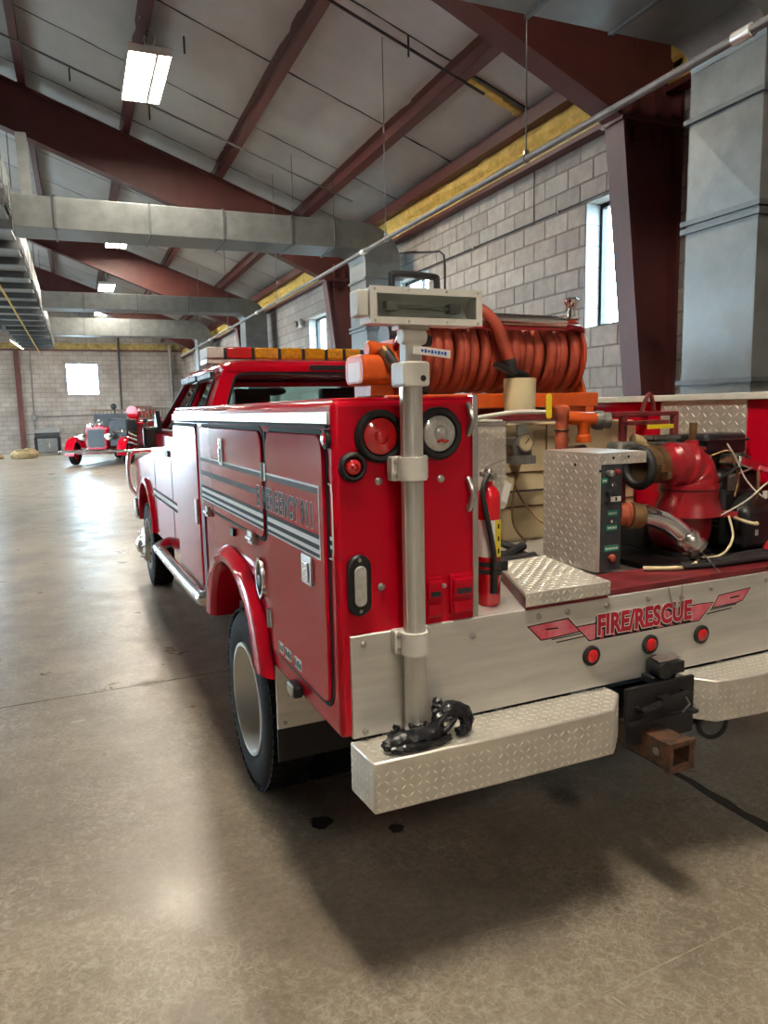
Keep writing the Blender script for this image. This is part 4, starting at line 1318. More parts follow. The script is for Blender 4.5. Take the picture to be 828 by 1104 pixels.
# ---- wheels
def wheel(x, y, sgn, dual, parts=True):
    """outer face at x, sgn=+1 when the tyre lies towards +x"""
    R, wd = AR, 0.215
    prof = [(0.02, R * .60), (0.004, R * .66), (0.0, R * .80), (0.012, R * .93), (0.035, R * .985), (0.06, R), (wd - .06, R), (wd - .035, R * .985), (wd - .012, R * .93), (wd, R * .8), (wd - .004, R * .66), (wd - .02, R * .6)]
    tr = P('tyre', MB().lathe((x, y, R), (sgn, 0, 0), prof, 48, cap=False), TYRE)
    lug = MB()
    for i in range(56):
        a = 2 * PI * i / 56
        for (t0, t1, off) in ((0.012, 0.062, 0), (0.074, 0.105, 0.5), (0.112, 0.143, 0), (wd - .062, wd - .012, 0.5)):
            aa = a + off * 2 * PI / 56
            c = Vector((x + sgn * (t0 + t1) / 2, y + (R - .001) * math.cos(aa), R + (R - .001) * math.sin(aa)))
            rd = Vector((0, math.cos(aa), math.sin(aa)))
            tg = Vector((0, -math.sin(aa), math.cos(aa)))
            lug.obox(c - rd * 0.004, Vector((sgn * (t1 - t0) / 2, 0, 0)), tg * 0.0155, rd * 0.008)
    P('tread_block', lug, TYRE, tr, kind='stuff', smooth=False)
    if dual == 'in':
        return
    rr = R * .60
    if dual:
        prof = [(0.016, rr + .012), (0.002, rr + .010), (0.002, rr - .006), (0.03, rr - .022), (0.075, rr - .035), (0.12, rr - .05), (0.135, rr * .75), (0.13, rr * .55), (0.125, rr * .42), (0.10, rr * .34), (0.08, rr * .30), (0.075, rr * .2), (0.075, 0.01)]
    else:
        prof = [(0.016, rr + .012), (0.002, rr + .010), (0.002, rr - .006), (0.03, rr - .022), (0.04, rr - .05), (-0.03, rr * .72), (-0.055, rr * .6), (-0.06, rr * .45), (-0.075, rr * .36), (-0.10, rr * .30), (-0.12, rr * .15), (-0.122, 0.01)]
    rim = P('rim', MB().lathe((x, y, R), (sgn, 0, 0), prof, 44, cap=False), SATIN if dual else STL)
    if dual:
        P('wheel_disc', MB().lathe((x, y, R), (sgn, 0, 0), [(0.128, rr * .79), (0.122, rr * .74), (0.118, rr * .55), (0.112, rr * .45), (0.08, rr * .36), (0.07, rr * .2), (0.069, .01)], 40, cap=False), GRYM, rim)
    for i in range(8):
        a = 2 * PI * i / 8
        d = 0.118 if dual else -0.058
        p0 = Vector((x + sgn * d, y + rr * .52 * math.cos(a), R + rr * .52 * math.sin(a)))
        P('lug_nut', MB().cyl(p0, p0 - Vector((sgn * 0.03, 0, 0)), 0.013, 0.010, n=8), CHR, rim)
        a += PI / 8
        p0 = Vector((x + sgn * (0.12 if dual else 0.0), y + rr * .72 * math.cos(a), R + rr * .72 * math.sin(a)))
        P('hand_hole', MB().cyl(p0 + Vector((sgn * .01, 0, 0)), p0 - Vector((sgn * 0.004, 0, 0)), 0.022, n=12), BLK, rim)
wheel(0.02, AY, 1, True)
wheel(0.27, AY, 1, 'in')
wheel(BW - 0.02, AY, -1, True)
FYW = 6.0
wheel(0.13, FYW, 1, False)
wheel(BW - 0.13, FYW, -1, False)
P('front_axle', MB().cyl((0.3, FYW, AR), (2.1, FYW, AR), 0.05, n=12), BLKM)

# ---- cab
CY0 = 3.08
def cab_side(n=16):
    pts = [(CY0, 0.66), (CY0, 1.60), (5.32, 1.60), (5.40, 1.42), (6.9, 1.26), (7.0, 1.10), (7.0, 0.72), (6.55, 0.66)]
    for i in range(n + 1):
        t = 0.0 + PI * i / n
        pts.append((FYW + 0.53 * math.cos(t), 0.62 + 0.45 * math.sin(t)))
    pts += [(5.42, 0.62)]
    return pts
cab = P('cab', MB().prism(cab_side(), 'x', 0.15, 2.25), RED, bev=0.035, seg=3)
P('hood', MB().loft([[(0.3, 5.3, 1.40), (2.1, 5.3, 1.40), (2.1, 5.3, 1.50), (1.7, 5.3, 1.55), (0.7, 5.3, 1.55), (0.3, 5.3, 1.50)],
                      [(0.32, 6.2, 1.30), (2.08, 6.2, 1.30), (2.08, 6.2, 1.42), (1.7, 6.2, 1.46), (0.7, 6.2, 1.46), (0.32, 6.2, 1.42)],
                      [(0.4, 6.95, 1.15), (2.0, 6.95, 1.15), (2.0, 6.95, 1.25), (1.7, 6.95, 1.29), (0.7, 6.95, 1.29), (0.4, 6.95, 1.25)]]), RED, bev=0.02)
for (xx, sg) in ((0.15, 1), (2.25, -1)):
    loops = []
    for i in range(21):
        t = PI * i / 20
        ct, st = math.cos(t), math.sin(t)
        loops.append([(xx - sg * o_, FYW + a * ct, 0.62 + b * st) for (a, b, o_) in ((.60, .51, .0), (.57, .49, .03), (.53, .45, .035), (.52, .44, -.06), (.56, .48, -.06))])
    P('front_fender_flare', MB().loft(loops), RED)
# greenhouse: frames around the glass
BLT, RF = 1.60, 2.075
cb = {'rl': (0.20, CY0 + 0.02, BLT), 'rr': (2.20, CY0 + 0.02, BLT), 'fl': (0.20, 5.30, BLT), 'fr': (2.20, 5.30, BLT),
      'RL': (0.40, 3.20, RF), 'RR': (2.00, 3.20, RF), 'FL': (0.40, 4.62, RF), 'FR': (2.00, 4.62, RF)}
def glazed(c00, c10, c11, c01, hole, r, mt_f, nrm, glass=True, gname='window_glass', th=0.05):
    c00, c10, c11, c01 = map(Vector, (c00, c10, c11, c01))
    def bil(u, v):
        return (c00 * (1 - u) + c10 * u) * (1 - v) + (c01 * (1 - u) + c11 * u) * v
    inner = rrect(*hole, r, 4)
    outer = []
    for q in range(4):
        cu, cv = ((0, 0), (1, 0), (1, 1), (0, 1))[q]
        for k in range(5):
            u, v = inner[q * 5 + k]
            onu = (k < 2) == (q in (0, 2))          # still on the side u = const
            h = abs(k - 2) / 2
            if k == 2:
                outer.append((cu, cv))
            elif onu:
                outer.append((cu, cv + (v - cv) * h))
            else:
                outer.append((cu + (u - cu) * h, cv))
    n = len(inner)
    mb = MB()
    nv = Vector(nrm) * th
    lo = [bil(*q) for q in outer]; li = [bil(*q) for q in inner]
    # corners of the square
    mb.add(lo + li + [p - nv for p in li] + [p - nv for p in lo],
           [(i, (i + 1) % n, n + (i + 1) % n, n + i) for i in range(n)] + [(n + i, n + (i + 1) % n, 2 * n + (i + 1) % n, 2 * n + i) for i in range(n)] +
           [(2 * n + i, 2 * n + (i + 1) % n, 3 * n + (i + 1) % n, 3 * n + i) for i in range(n)])
    f = P('window_frame', mb, mt_f, cab)
    if glass:
        g = MB()
        off = Vector(nrm) * (th * 0.4)
        gl = [p - off for p in li]
        g.add(gl + [p - Vector(nrm) * 0.006 for p in gl], [tuple(range(n)), tuple(reversed(range(n, 2 * n)))] + [(i, (i + 1) % n, n + (i + 1) % n, n + i) for i in range(n)])
        P(gname, g, GLS, cab, smooth=False)
        P('window_gasket', MB().tube([p + Vector(nrm) * 0.002 for p in li], 0.011, 6, closed=True), BLK, cab)
    return f
glazed(cb['rl'], cb['rr'], cb['RR'], cb['RL'], (0.06, 0.94, 0.16, 0.93), 0.07, RED, (0, -1, 0.2), gname='rear_window')
def lerp(a, b, t):
    return tuple(Vector(a) * (1 - t) + Vector(b) * t)
for (rl, fl, RL, FL, sx) in (('rl', 'fl', 'RL', 'FL', -1), ('rr', 'fr', 'RR', 'FR', 1)):
    m0, m1 = lerp(cb[rl], cb[fl], 0.46), lerp(cb[RL], cb[FL], 0.50)
    glazed(cb[rl], m0, m1, cb[RL], (0.24, 0.95, 0.06, 0.88), 0.06, RED, (sx, 0, 0.3), gname='side_window')
    glazed(m0, cb[fl], cb[FL], m1, (0.05, 0.93, 0.06, 0.90), 0.05, RED, (sx, 0, 0.3), gname='side_window')
    P('rain_guard', MB().bar(Vector(lerp(lerp(cb[rl], cb[RL], .93), lerp(cb[fl], cb[FL], .93), .12)) + Vector((sx * .03, 0, 0)), Vector(lerp(lerp(cb[rl], cb[RL], .93), lerp(cb[fl], cb[FL], .93), .47)) + Vector((sx * .03, 0, 0)), 0.03, 0.05), BLK, cab, bev=0.01)
    P('rain_guard', MB().bar(Vector(lerp(lerp(cb[rl], cb[RL], .93), lerp(cb[fl], cb[FL], .93), .52)) + Vector((sx * .03, 0, 0)), Vector(lerp(lerp(cb[rl], cb[RL], .93), lerp(cb[fl], cb[FL], .93), .97)) + Vector((sx * .03, 0, 0)), 0.03, 0.05), BLK, cab, bev=0.01)
glazed(cb['fr'], cb['fl'], cb['FL'], cb['FR'], (0.05, 0.95, 0.05, 0.92), 0.05, RED, (0, 0.6, 0.8), gname='windscreen')
# roof: domed
loops = []
def roofloop(e, z, r):
    return [(x, y, z) for (x, y) in rrect(0.39 + e, 2.01 - e, 3.18 + e, 4.66 - e, r, 4)]
P('roof', MB().loft([roofloop(0.0, RF - 0.02, 0.08), roofloop(-0.004, RF + 0.015, 0.08), roofloop(0.02, RF + 0.04, 0.10), roofloop(0.08, RF + 0.062, 0.12), roofloop(0.25, RF + 0.085, 0.2), roofloop(0.5, RF + 0.092, 0.2)]), RED, cab)
P('third_brake_light', MB().box(1.02, 1.60, 3.172, 3.19, RF - 0.012, RF + 0.026), BLK, cab, bev=0.004)
# interior
for sx in (0.62, 1.40):
    st = P('seat', MB().box(sx, sx + 0.5, 4.3, 4.8, 1.15, 1.3).box(sx, sx + 0.5, 4.25, 4.37, 1.25, 1.78), SEAT, cab, bev=0.04)
    P('headrest', MB().box(sx + 0.1, sx + 0.40, 4.26, 4.36, 1.80, 1.97).cyl((sx + .18, 4.31, 1.75), (sx + .18, 4.31, 1.82), 0.01, n=8).cyl((sx + .32, 4.31, 1.75), (sx + .32, 4.31, 1.82), 0.01, n=8), SEAT, cab, bev=0.03)
P('rear_bench', MB().box(0.4, 2.0, 3.3, 3.8, 1.15, 1.3).box(0.4, 2.0, 3.2, 3.32, 1.25, 1.68), SEAT, cab, bev=0.04)
P('dashboard', MB().box(0.3, 2.1, 5.0, 5.3, 1.25, 1.58), BLK, cab, bev=0.04)
P('steering_wheel', MB().ring((0.85, 4.88, 1.56), (0, -1, 0.5), 0.18, 0.016, 26, 8), BLK, cab)
P('mirror_pod', MB().ell((1.2, 4.75, 1.96), 0.12, 0.02, 0.04), BLK, cab)
# side mirror, handles, trim
for (xx, sg) in ((0.18, -1), (2.22, 1)):
    mr_ = P('side_mirror', MB().prism(rrect(xx if sg > 0 else xx - 0.13, xx + 0.13 if sg > 0 else xx - 0.0, 1.47, 1.66, 0.03), 'y', 5.06, 5.14), BLK, cab, bev=0.02)
    P('mirror_sail', MB().prism([(4.98, 1.60), (5.28, 1.60), (5.12, 1.80)], 'x', xx - 0.01, xx + 0.03), BLK, cab)
    sgx = 0.15 if sg < 0 else 2.25
    for y in (4.28, 3.55):
        P('door_handle', MB().prism(rrect(y - 0.03, y + 0.14, 1.42, 1.47, 0.015), 'x', sgx - 0.015, sgx + 0.015), BLK, cab)
    for y in (4.18, 5.24):
        P('door_seam', MB().box(sgx - 0.002, sgx + 0.002, y - 0.006, y + 0.006, 0.72, 1.60), SEAL, cab, smooth=False)
    for z, mt_ in ((1.05, BLKD), (1.02, WHTD), (0.99, BLKD)):
        P('stripe', MB().box(sgx - 0.002, sgx + 0.002, CY0 + 0.05, 5.40, z, z + 0.02), mt_, cab, smooth=False)
    P('running_board', MB().tube(smoothpath([(sgx - sg * .15, 2.35, 0.70), (sgx + sg * 0.08, 2.45, 0.66), (sgx + sg * .10, 2.7, 0.64), (sgx + sg * 0.10, 4.3, 0.63), (sgx + sg * .08, 4.5, 0.65), (sgx - sg * .15, 4.62, 0.70)], 5), 0.045, 14), ALUP)
P('grille', MB().box(0.62, 1.78, 6.98, 7.03, 0.86, 1.18), CHR, bev=0.01)
for k in range(4):
    P('grille_bar', MB().box(0.66, 1.74, 7.03, 7.04, 0.89 + 0.07 * k, 0.92 + 0.07 * k), BLK, None)
for x in (0.40, 2.0):
    P('headlamp', MB().box(x - 0.16, x + 0.16, 6.98, 7.04, 0.88, 1.14), LENC, bev=0.02)
P('front_bumper', MB().box(0.12, 2.28, 7.02, 7.2, 0.56, 0.80), CHR, bev=0.03)
P('grille_guard', MB().tube(smoothpath([(0.22, 7.12, 0.78), (0.10, 7.14, 0.95), (0.10, 7.14, 1.28), (0.16, 7.14, 1.335), (0.32, 7.14, 1.345), (2.1, 7.14, 1.345), (2.28, 7.14, 1.3), (2.3, 7.14, 0.95), (2.2, 7.12, 0.78)], 5), 0.026, 10), CHR)
# ---- light bar on the roof
lb = P('light_bar', MB().box(0.43, 1.97, 3.92, 4.20, 2.155, 2.195), ALU, bev=0.006)
segs = [(0.43, 0.58, WHT), (0.58, 0.80, LENR), (0.81, 1.02, LENA), (1.03, 1.22, LENA), (1.23, 1.42, LENA), (1.43, 1.58, LENA), (1.59, 1.74, LENA), (1.75, 1.97, LENB)]
for (x0, x1, mt_) in segs:
    P('light_module', MB().box(x0 + .003, x1 - .003, 3.90, 4.22, 2.195, 2.285), mt_, lb, bev=0.012)
    P('divider', MB().box(x1 - .018, x1 + .006, 3.893, 4.227, 2.192, 2.276), BLK, lb)
for x in (0.55, 1.85):
    P('bar_foot', MB().box(x - 0.05, x + 0.05, 3.98, 4.14, 2.09, 2.157), BLK, lb)
SMOKE = mat('smoked_glass', (0.03, 0.035, 0.035), 0.35, spec=0.2)

# ================================================================== EQUIPMENT ON THE TRUCK
# ---- telescopic floodlight mast clamped to the rear corner
MX, MY = 0.222, -0.062
t = Thing('floodlight_mast', 'white floodlight on an aluminium telescopic mast at the truck rear corner', 'floodlight', (MX, MY, 0.785))
ms = t.part('mast_tube', MB().cyl((MX, MY, 0.80), (MX, MY, 1.84), 0.032, n=24), SATIN)
for a in range(6):
    an = 2 * PI * a / 6 + 0.35
    x, y = MX + 0.031 * math.cos(an), MY + 0.031 * math.sin(an)
    t.part('mast_rib', MB().cyl((x, y, 0.81), (x, y, 1.84), 0.0032, n=6), SATIN, ms)
t.part('mast_foot', MB().lathe((MX, MY, 0.775), (0, 0, 1), [(0, .034), (.012, .036), (.05, .035), (.06, .03)], 20), ALUP)
for z in (1.600, 1.075):
    b = t.part('clamp_bracket', MB().prism(rrect(MX - 0.060, MX + 0.060, z - 0.036, z + 0.036, 0.008), 'y', -0.052, -0.014), WHT, bev=0.004)
    t.part('clamp_half', MB().cyl((MX, MY, z - 0.034), (MX, MY, z + 0.034), 0.044, n=24), WHT, b)
    for sx in (-0.048, 0.048):
        for sz in (-0.02, 0.02):
            t.part('screw', MB().lathe((MX + sx, -0.052, z + sz), (0, -1, 0), [(0, .0075), (.004, .0075), (.005, .004)], 10), STL, b)
col = t.part('mast_collar', MB().prism(rrect(MX - 0.044, MX + 0.040, 1.835, 1.905, 0.010), 'y', MY - 0.045, MY + 0.04), WHT, bev=0.004, label='cream collar with a black knob hole')
t.part('collar_hole', MB().lathe((MX + 0.018, MY - 0.045, 1.858), (0, -1, 0), [(0, .009), (.001, .009), (.0015, .006)], 12), BLK, col)
t.part('label_tag', MB().obox((MX + 0.040, MY - 0.058, 1.930), (0.058, 0, -0.006), (0, 0.002, 0), (0.001, 0, 0.011)), WHTD, col, label='white and blue printed tag')
for k in range(8):
    t.part('tag_print', MB().obox((MX + 0.008 + .0105 * k, MY - 0.0605, 1.9335 - .0011 * k), (0.0035, 0, -0.0004), (0, 0.0006, 0), (0.0005, 0, 0.0035 + .0015 * (k % 2))), LENB, col)
t.part('inner_mast', MB().box(MX - 0.024, MX + 0.028, MY - 0.024, MY + 0.024, 1.90, 1.985), WHT, bev=0.006)
t.part('swivel_knuckle', MB().cyl((MX - 0.035, MY - 0.01, 1.975), (MX + 0.04, MY - 0.01, 1.975), 0.022, n=16).box(MX - 0.032, MX - 0.018, MY - 0.02, MY + 0.02, 1.96, 2.015).box(MX + 0.020, MX + 0.034, MY - 0.02, MY + 0.02, 1.96, 2.015), WHT, bev=0.002)
t.part('swivel_knob', MB().lathe((MX + 0.04, MY + 0.01, 1.968), (1, 0.2, 0), [(0, .012), (.008, .02), (.03, .018), (.036, .01)], 12), BLK)
# flood lamp box (open trough with glass, tube and handle)
fx0, fx1, fz0, fz1 = 0.083, 0.428, 2.008, 2.102
fy0, fy1 = MY - 0.045, MY + 0.035
mb = MB()
mb.box(fx0, fx1, fy0, fy1, fz1 - .008, fz1).box(fx0, fx1, fy0, fy1, fz0, fz0 + .008)
mb.box(fx0, fx0 + .008, fy0, fy1, fz0 + .008, fz1 - .008).box(fx1 - .008, fx1, fy0, fy1, fz0 + .008, fz1 - .008)
hs = t.part('lamp_housing', mb, WHT)
fb = MB()
e = 0.016
fb.box(fx0 - .004, fx1 + .004, fy0 - .006, fy0, fz1 - e, fz1 + .003).box(fx0 - .004, fx1 + .004, fy0 - .006, fy0, fz0 - .003, fz0 + e)
fb.box(fx0 - .004, fx0 + e, fy0 - .006, fy0, fz0 + e, fz1 - e).box(fx1 - e, fx1 + .004, fy0 - .006, fy0, fz0 + e, fz1 - e)
t.part('lamp_bezel', fb, WHT, hs)
for x in (fx0 + .01, (fx0 + fx1) / 2 - .06, (fx0 + fx1) / 2 + .06, fx1 - .01):
    for z in (fz0 + .005, fz1 - .005):
        t.part('screw', MB().lathe((x, fy0 - .006, z), (0, -1, 0), [(0, .004), (.002, .003)], 8), STL, hs)
rf = MB()
n = 10
prof = [((fz0 + fz1) / 2 - 0.038 * math.cos(PI * i / n), fy0 + 0.012 + 0.06 * math.sin(PI * i / n)) for i in range(n + 1)]
rf.add([(fx0 + .008, y, z) for z, y in prof] + [(fx1 - .008, y, z) for z, y in prof], [(i, i + 1, n + 2 + i, n + 1 + i) for i in range(n)])
t.part('reflector', rf, WHT, hs)
t.part('halogen_tube', MB().cyl((fx0 + .09, fy0 + .03, 2.057), (fx1 - .09, fy0 + .03, 2.055), 0.006, n=10).box(fx0 + .055, fx0 + .09, fy0 + .018, fy0 + .045, 2.045, 2.07).box(fx1 - .09, fx1 - .055, fy0 + .018, fy0 + .045, 2.043, 2.068), GRYM, hs)
t.part('lamp_glass', MB().box(fx0 + .01, fx1 - .01, fy0 + .002, fy0 + .005, fz0 + .01, fz1 - .01), CLR, hs)
t.part('end_box', MB().box(fx0 - .034, fx0 - .002, fy0 + .01, fy1 - .01, fz0 + .018, fz1 - .006), WHT, hs, bev=0.004)
t.part('carry_handle', MB().tube(smoothpath([(0.168, MY, fz1 + .0), (0.168, MY, fz1 + .036), (0.180, MY, fz1 + .046), (0.296, MY, fz1 + .044), (0.310, MY, fz1 + .034), (0.310, MY, fz1 - .0)], 4), 0.010, 8), BLK, hs)
t.part('lamp_yoke', MB().box(MX - 0.045, MX + 0.05, MY - 0.02, MY + 0.025, 1.995, 2.010), WHT, hs)

# ---- fire extinguisher strapped inside the bed
EX, EY = 0.590, 0.105
t = Thing('fire_extinguisher', 'red fire extinguisher with white label strapped beside the rear compartment', 'extinguisher', (EX, EY, 1.104))
cyl = t.part('cylinder', MB().lathe((EX, EY, 1.104), (0, 0, 1), [(0, .032), (.004, .037), (.012, .040), (.365, .040), (.385, .037), (.400, .028), (.410, .016), (.425, .015)], 28), mat('extinguisher_red', (0.52, 0.005, 0.012), 0.25, coat=.6, bump=.01))
t.part('label_wrap', MB().lathe((EX, EY, 1.275), (0, 0, 1), [(0, .0404), (.125, .0404)], 28, cap=False), WHTD, cyl)
for k in range(3):
    t.part('label_band', MB().obox((EX + 0.0135, EY - 0.0385, 1.295 + 0.042 * k), (0.0115, 0.0045, 0), (0.0005, -0.0015, 0), (0, 0, 0.020)), YEL, cyl)
    t.part('label_mark', MB().obox((EX + 0.0138, EY - 0.0403, 1.295 + 0.042 * k), (0.004, 0.0016, 0), (0.0002, -0.0006, 0), (0, 0, 0.008)), BLKD, cyl)
v = t.part('valve_head', MB().lathe((EX, EY, 1.525), (0, 0, 1), [(0, .014), (.01, .018), (.03, .018), (.045, .012)], 14).cyl((EX - .03, EY, 1.553), (EX + .02, EY, 1.553), .008, n=8), STL)
t.part('lever', MB().bar((EX - .025, EY, 1.572), (EX + .055, EY - .02, 1.600), 0.018, 0.004), STL, v)
t.part('carry_lever', MB().bar((EX - .02, EY, 1.555), (EX + .058, EY - .02, 1.54), 0.018, 0.004), WHT, v)
t.part('gauge', MB().lathe((EX + .01, EY - .014, 1.545), (0.2, -1, 0), [(0, .012), (.008, .012), (.009, .009)], 14), STL, v)
t.part('pull_tag', MB().obox((EX + .05, EY - .03, 1.49), (0.012, 0, -0.008), (0, 0.001, 0), (0.01, 0, 0.032)), WHTD, v)
t.part('hose', MB().tube(smoothpath([(EX - .01, EY - .02, 1.553), (EX - .045, EY - .035, 1.50), (EX - .030, EY - .052, 1.38), (EX - .012, EY - .054, 1.28), (EX - .010, EY - .050, 1.19)], 6), 0.009, 8), RUB)
t.part('nozzle', MB().cyl((EX - .010, EY - .050, 1.215), (EX - .008, EY - .048, 1.155), .011, .014, n=10), BLK)
for z in (1.225, 1.250):
    t.part('strap', MB().lathe((EX, EY, z - .008), (0, 0, 1), [(0, .0425), (.016, .0425)], 24, cap=False).box(EX - .02, EX + .012, EY - .06, EY - .036, z - .008, z + .008), RUB)
t.part('strap_buckle', MB().box(EX + .028, EX + .058, EY - .034, EY - .004, 1.222, 1.258), BLK, bev=.004)

# ---- crumpled black glove on the bumper
gl = Thing('leather_glove', 'crumpled black leather glove lying on the tread plate bumper', 'glove', (0.235, -0.10, 0.774))
def blob(pts, rs, n=14, sq=0.65, seed=1):
    rnd = random.Random(seed)
    mb = MB()
    pts = smoothpath(pts, 5)
    k = len(pts)
    R = []
    for i in range(k):
        f_ = i / (k - 1) * (len(rs) - 1)
        a = int(min(f_, len(rs) - 2))
        R.append(rs[a] * (1 - (f_ - a)) + rs[a + 1] * (f_ - a))
    mb.tube(pts, R, n)
    for v_ in mb.v:
        v_.z = 0.7745 + max(0.0005, (v_.z - 0.7745))
        v_ += Vector((rnd.uniform(-1, 1), rnd.uniform(-1, 1), rnd.uniform(-.3, 1))) * 0.005
        v_.z = max(v_.z, 0.7748)
    return mb
gl.part('palm', blob([(0.085, -0.122, 0.790), (0.125, -0.126, 0.80), (0.175, -0.130, 0.806), (0.235, -0.132, 0.806), (0.285, -0.125, 0.80)], [0.013, 0.023, 0.027, 0.025, 0.014], seed=2), GLOV)
gl.part('cuff', blob([(0.255, -0.120, 0.80), (0.285, -0.10, 0.832), (0.320, -0.09, 0.852), (0.360, -0.095, 0.845), (0.378, -0.105, 0.81), (0.358, -0.118, 0.788), (0.330, -0.125, 0.79)], [0.012, 0.019, 0.023, 0.022, 0.022, 0.017, 0.012], seed=3), GLOV)
gl.part('finger', blob([(0.268, -0.105, 0.80), (0.285, -0.085, 0.83), (0.296, -0.068, 0.852), (0.302, -0.055, 0.876)], [0.014, 0.018, 0.019, 0.012], seed=4), GLOV)
gl.part('finger', blob([(0.12, -0.10, 0.80), (0.140, -0.085, 0.812), (0.150, -0.072, 0.826)], [0.012, 0.012, 0.008], seed=5), GLOV)
gl.part('finger', blob([(0.100, -0.140, 0.785), (0.16, -0.150, 0.79), (0.22, -0.152, 0.787), (0.30, -0.140, 0.785)], [0.010, 0.013, 0.012, 0.008], seed=6), GLOV)
gl.part('strap', MB().tube(smoothpath([(0.24, -0.115, 0.80), (0.265, -0.125, 0.83), (0.30, -0.12, 0.852), (0.33, -0.115, 0.835), (0.30, -0.13, 0.815), (0.27, -0.135, 0.80)], 6), 0.008, 8), GLOV)

# ---- diamond plate step at the bed edge
t = Thing('tread_step', 'slanted diamond plate step box at the bed edge below the control box', 'step', (0.85, 0.2, 1.104))
sp = [(0.645, -0.030), (1.000, -0.030), (1.075, 0.45), (0.835, 0.43)]
bx_ = t.part('step_body', MB().prism([(0.652, -0.024), (0.995, -0.024), (1.07, 0.445), (0.84, 0.425)], 'z', 1.1045, 1.150), REDD)
tp_ = t.part('step_lid', MB().prism(sp, 'z', 1.1505, 1.166).box(0.647, 1.0, -0.034, -0.028, 1.118, 1.166), DIA, bev=0.003)
t.part('tread_pattern', tread((0, 0, 1.1665), (1, 0, 0), (0, 1, 0), (0, 0, 1), sp, sp=.024), DIAB, tp_, kind='stuff')
t.part('tread_pattern', tread((0.647, -0.0345, 1.118), (1, 0, 0), (0, 0, 1), (0, -1, 0), [(0, 0.002), (.353, .002), (.353, .047), (0, .047)], sp=.024), DIAB, tp_, kind='stuff')

# ---- pump control box of diamond plate
cx0, cx1, cy0, cy1, cz0, cz1 = 1.152, 1.393, 0.224, 0.56, 1.1285, 1.590
t = Thing('control_box', 'diamond plate pump control box with black gauge panel and green labels', 'control box', (cx0 + .12, cy0 + .15, cz0))
sh = t.part('box_shell', MB().box(cx0, cx0 + .004, cy0, cy1, cz0, cz1).box(cx0 + .004, cx1, cy0, cy1, cz1 - .004, cz1).box(cx0 + .004, cx1, cy1 - .004, cy1, cz0, cz1 - .004).box(cx0 + .004, cx0 + .020, cy0, cy0 + .004, cz0, cz1 - .004).box(cx0 + .020, cx1, cy0, cy0 + .004, cz1 - .045, cz1 - .004), DIA)
t.part('tread_pattern', tread((cx0 - .0005, cy0, cz0), (0, 1, 0), (0, 0, 1), (-1, 0, 0), [(0, .004), (cy1 - cy0, .004), (cy1 - cy0, cz1 - cz0 - .006), (0, cz1 - cz0 - .006)], sp=.0285, ln=.0128), DIAB, sh, kind='stuff')
t.part('tread_pattern', tread((cx0, cy0 - .0005, cz1 - .045), (1, 0, 0), (0, 0, 1), (0, -1, 0), [(0, 0), (cx1 - cx0, 0), (cx1 - cx0, .042), (0, .042)], sp=.024), DIAB, sh, kind='stuff')
t.part('tread_pattern', tread((cx0, cy0 - .0005, cz0), (1, 0, 0), (0, 0, 1), (0, -1, 0), [(0, 0), (.024, 0), (.024, .42), (0, .42)], sp=.022, ln=.009), DIAB, sh, kind='stuff')
for (x, z) in ((cx0 + .012, cz1 - .068), (cx0 + .075, cz1 - .02), (cx0 + .15, cz1 - .018)):
    t.part('bolt_hole', MB().lathe((x, cy0 - .001, z), (0, -1, 0), [(0, .006), (.002, .005)], 8), BLK, sh)
t.part('bolt_hole', MB().lathe((cx0 - .001, cy0 + .13, cz1 - .05), (-1, 0, 0), [(0, .007), (.002, .006)], 8), BLK, sh)
pn = t.part('gauge_panel', MB().box(cx0 + .018, cx0 + .118, cy0 - .002, cy0 + .006, cz0 + .002, cz1 - .044), DGRY)
px0 = cx0 + .018
def gp(name, x, z, prof, mt_, n=14):
    return t.part(name, MB().lathe((px0 + x, cy0 - .002, cz0 + z), (0, -1, 0), prof, n), mt_, pn)
gp('knob', 0.030, 0.385, [(0, .010), (.008, .012), (.03, .012), (.033, .008)], STL)
gp('knob', 0.072, 0.388, [(0, .009), (.01, .011), (.018, .009), (.021, .004)], REDD)
gp('knob', 0.030, 0.310, [(0, .010), (.012, .013), (.022, .010), (.026, .004)], BLK)
gp('toggle_switch', 0.054, 0.338, [(0, .007), (.004, .007), (.006, .003), (.02, .0025)], CHR)
gp('toggle_switch', 0.055, 0.195, [(0, .008), (.004, .008), (.006, .003), (.022, .003)], CHR)
gp('knob', 0.052, 0.052, [(0, .012), (.006, .015), (.014, .015), (.019, .008)], ORGD)
gp('key_switch', 0.030, 0.272, [(0, .010), (.006, .010), (.007, .006)], BLK)
t.part('key_plate', MB().box(px0 + .045, px0 + .095, cy0 - .006, cy0 - .002, cz0 + .272, cz0 + .292), WHTD, pn, bev=.006)
t.part('key_cross', MB().box(px0 + .066, px0 + .074, cy0 - .008, cy0 - .006, cz0 + .276, cz0 + .290), BLK, pn)
for (x0, x1, z) in ((0.000, 0.030, 0.345), (0.032, 0.082, 0.216), (0.028, 0.080, 0.160), (0.018, 0.090, 0.078)):
    g = t.part('green_label', MB().box(px0 + x0, px0 + x1, cy0 - .004, cy0 - .002, cz0 + z, cz0 + z + .022), GRN, pn)
    xx = x0 + .006
    while xx < x1 - .006:
        t.part('label_mark', MB().box(px0 + xx, px0 + xx + .0035, cy0 - .0046, cy0 - .004, cz0 + z + .007, cz0 + z + .015), WHTD, pn, smooth=False)
        xx += 0.0065
t.part('back_plate', MB().box(cx0 + .12, cx1, cy0 + .16, cy0 + .165, cz0, cz1 - .01), GRYM)

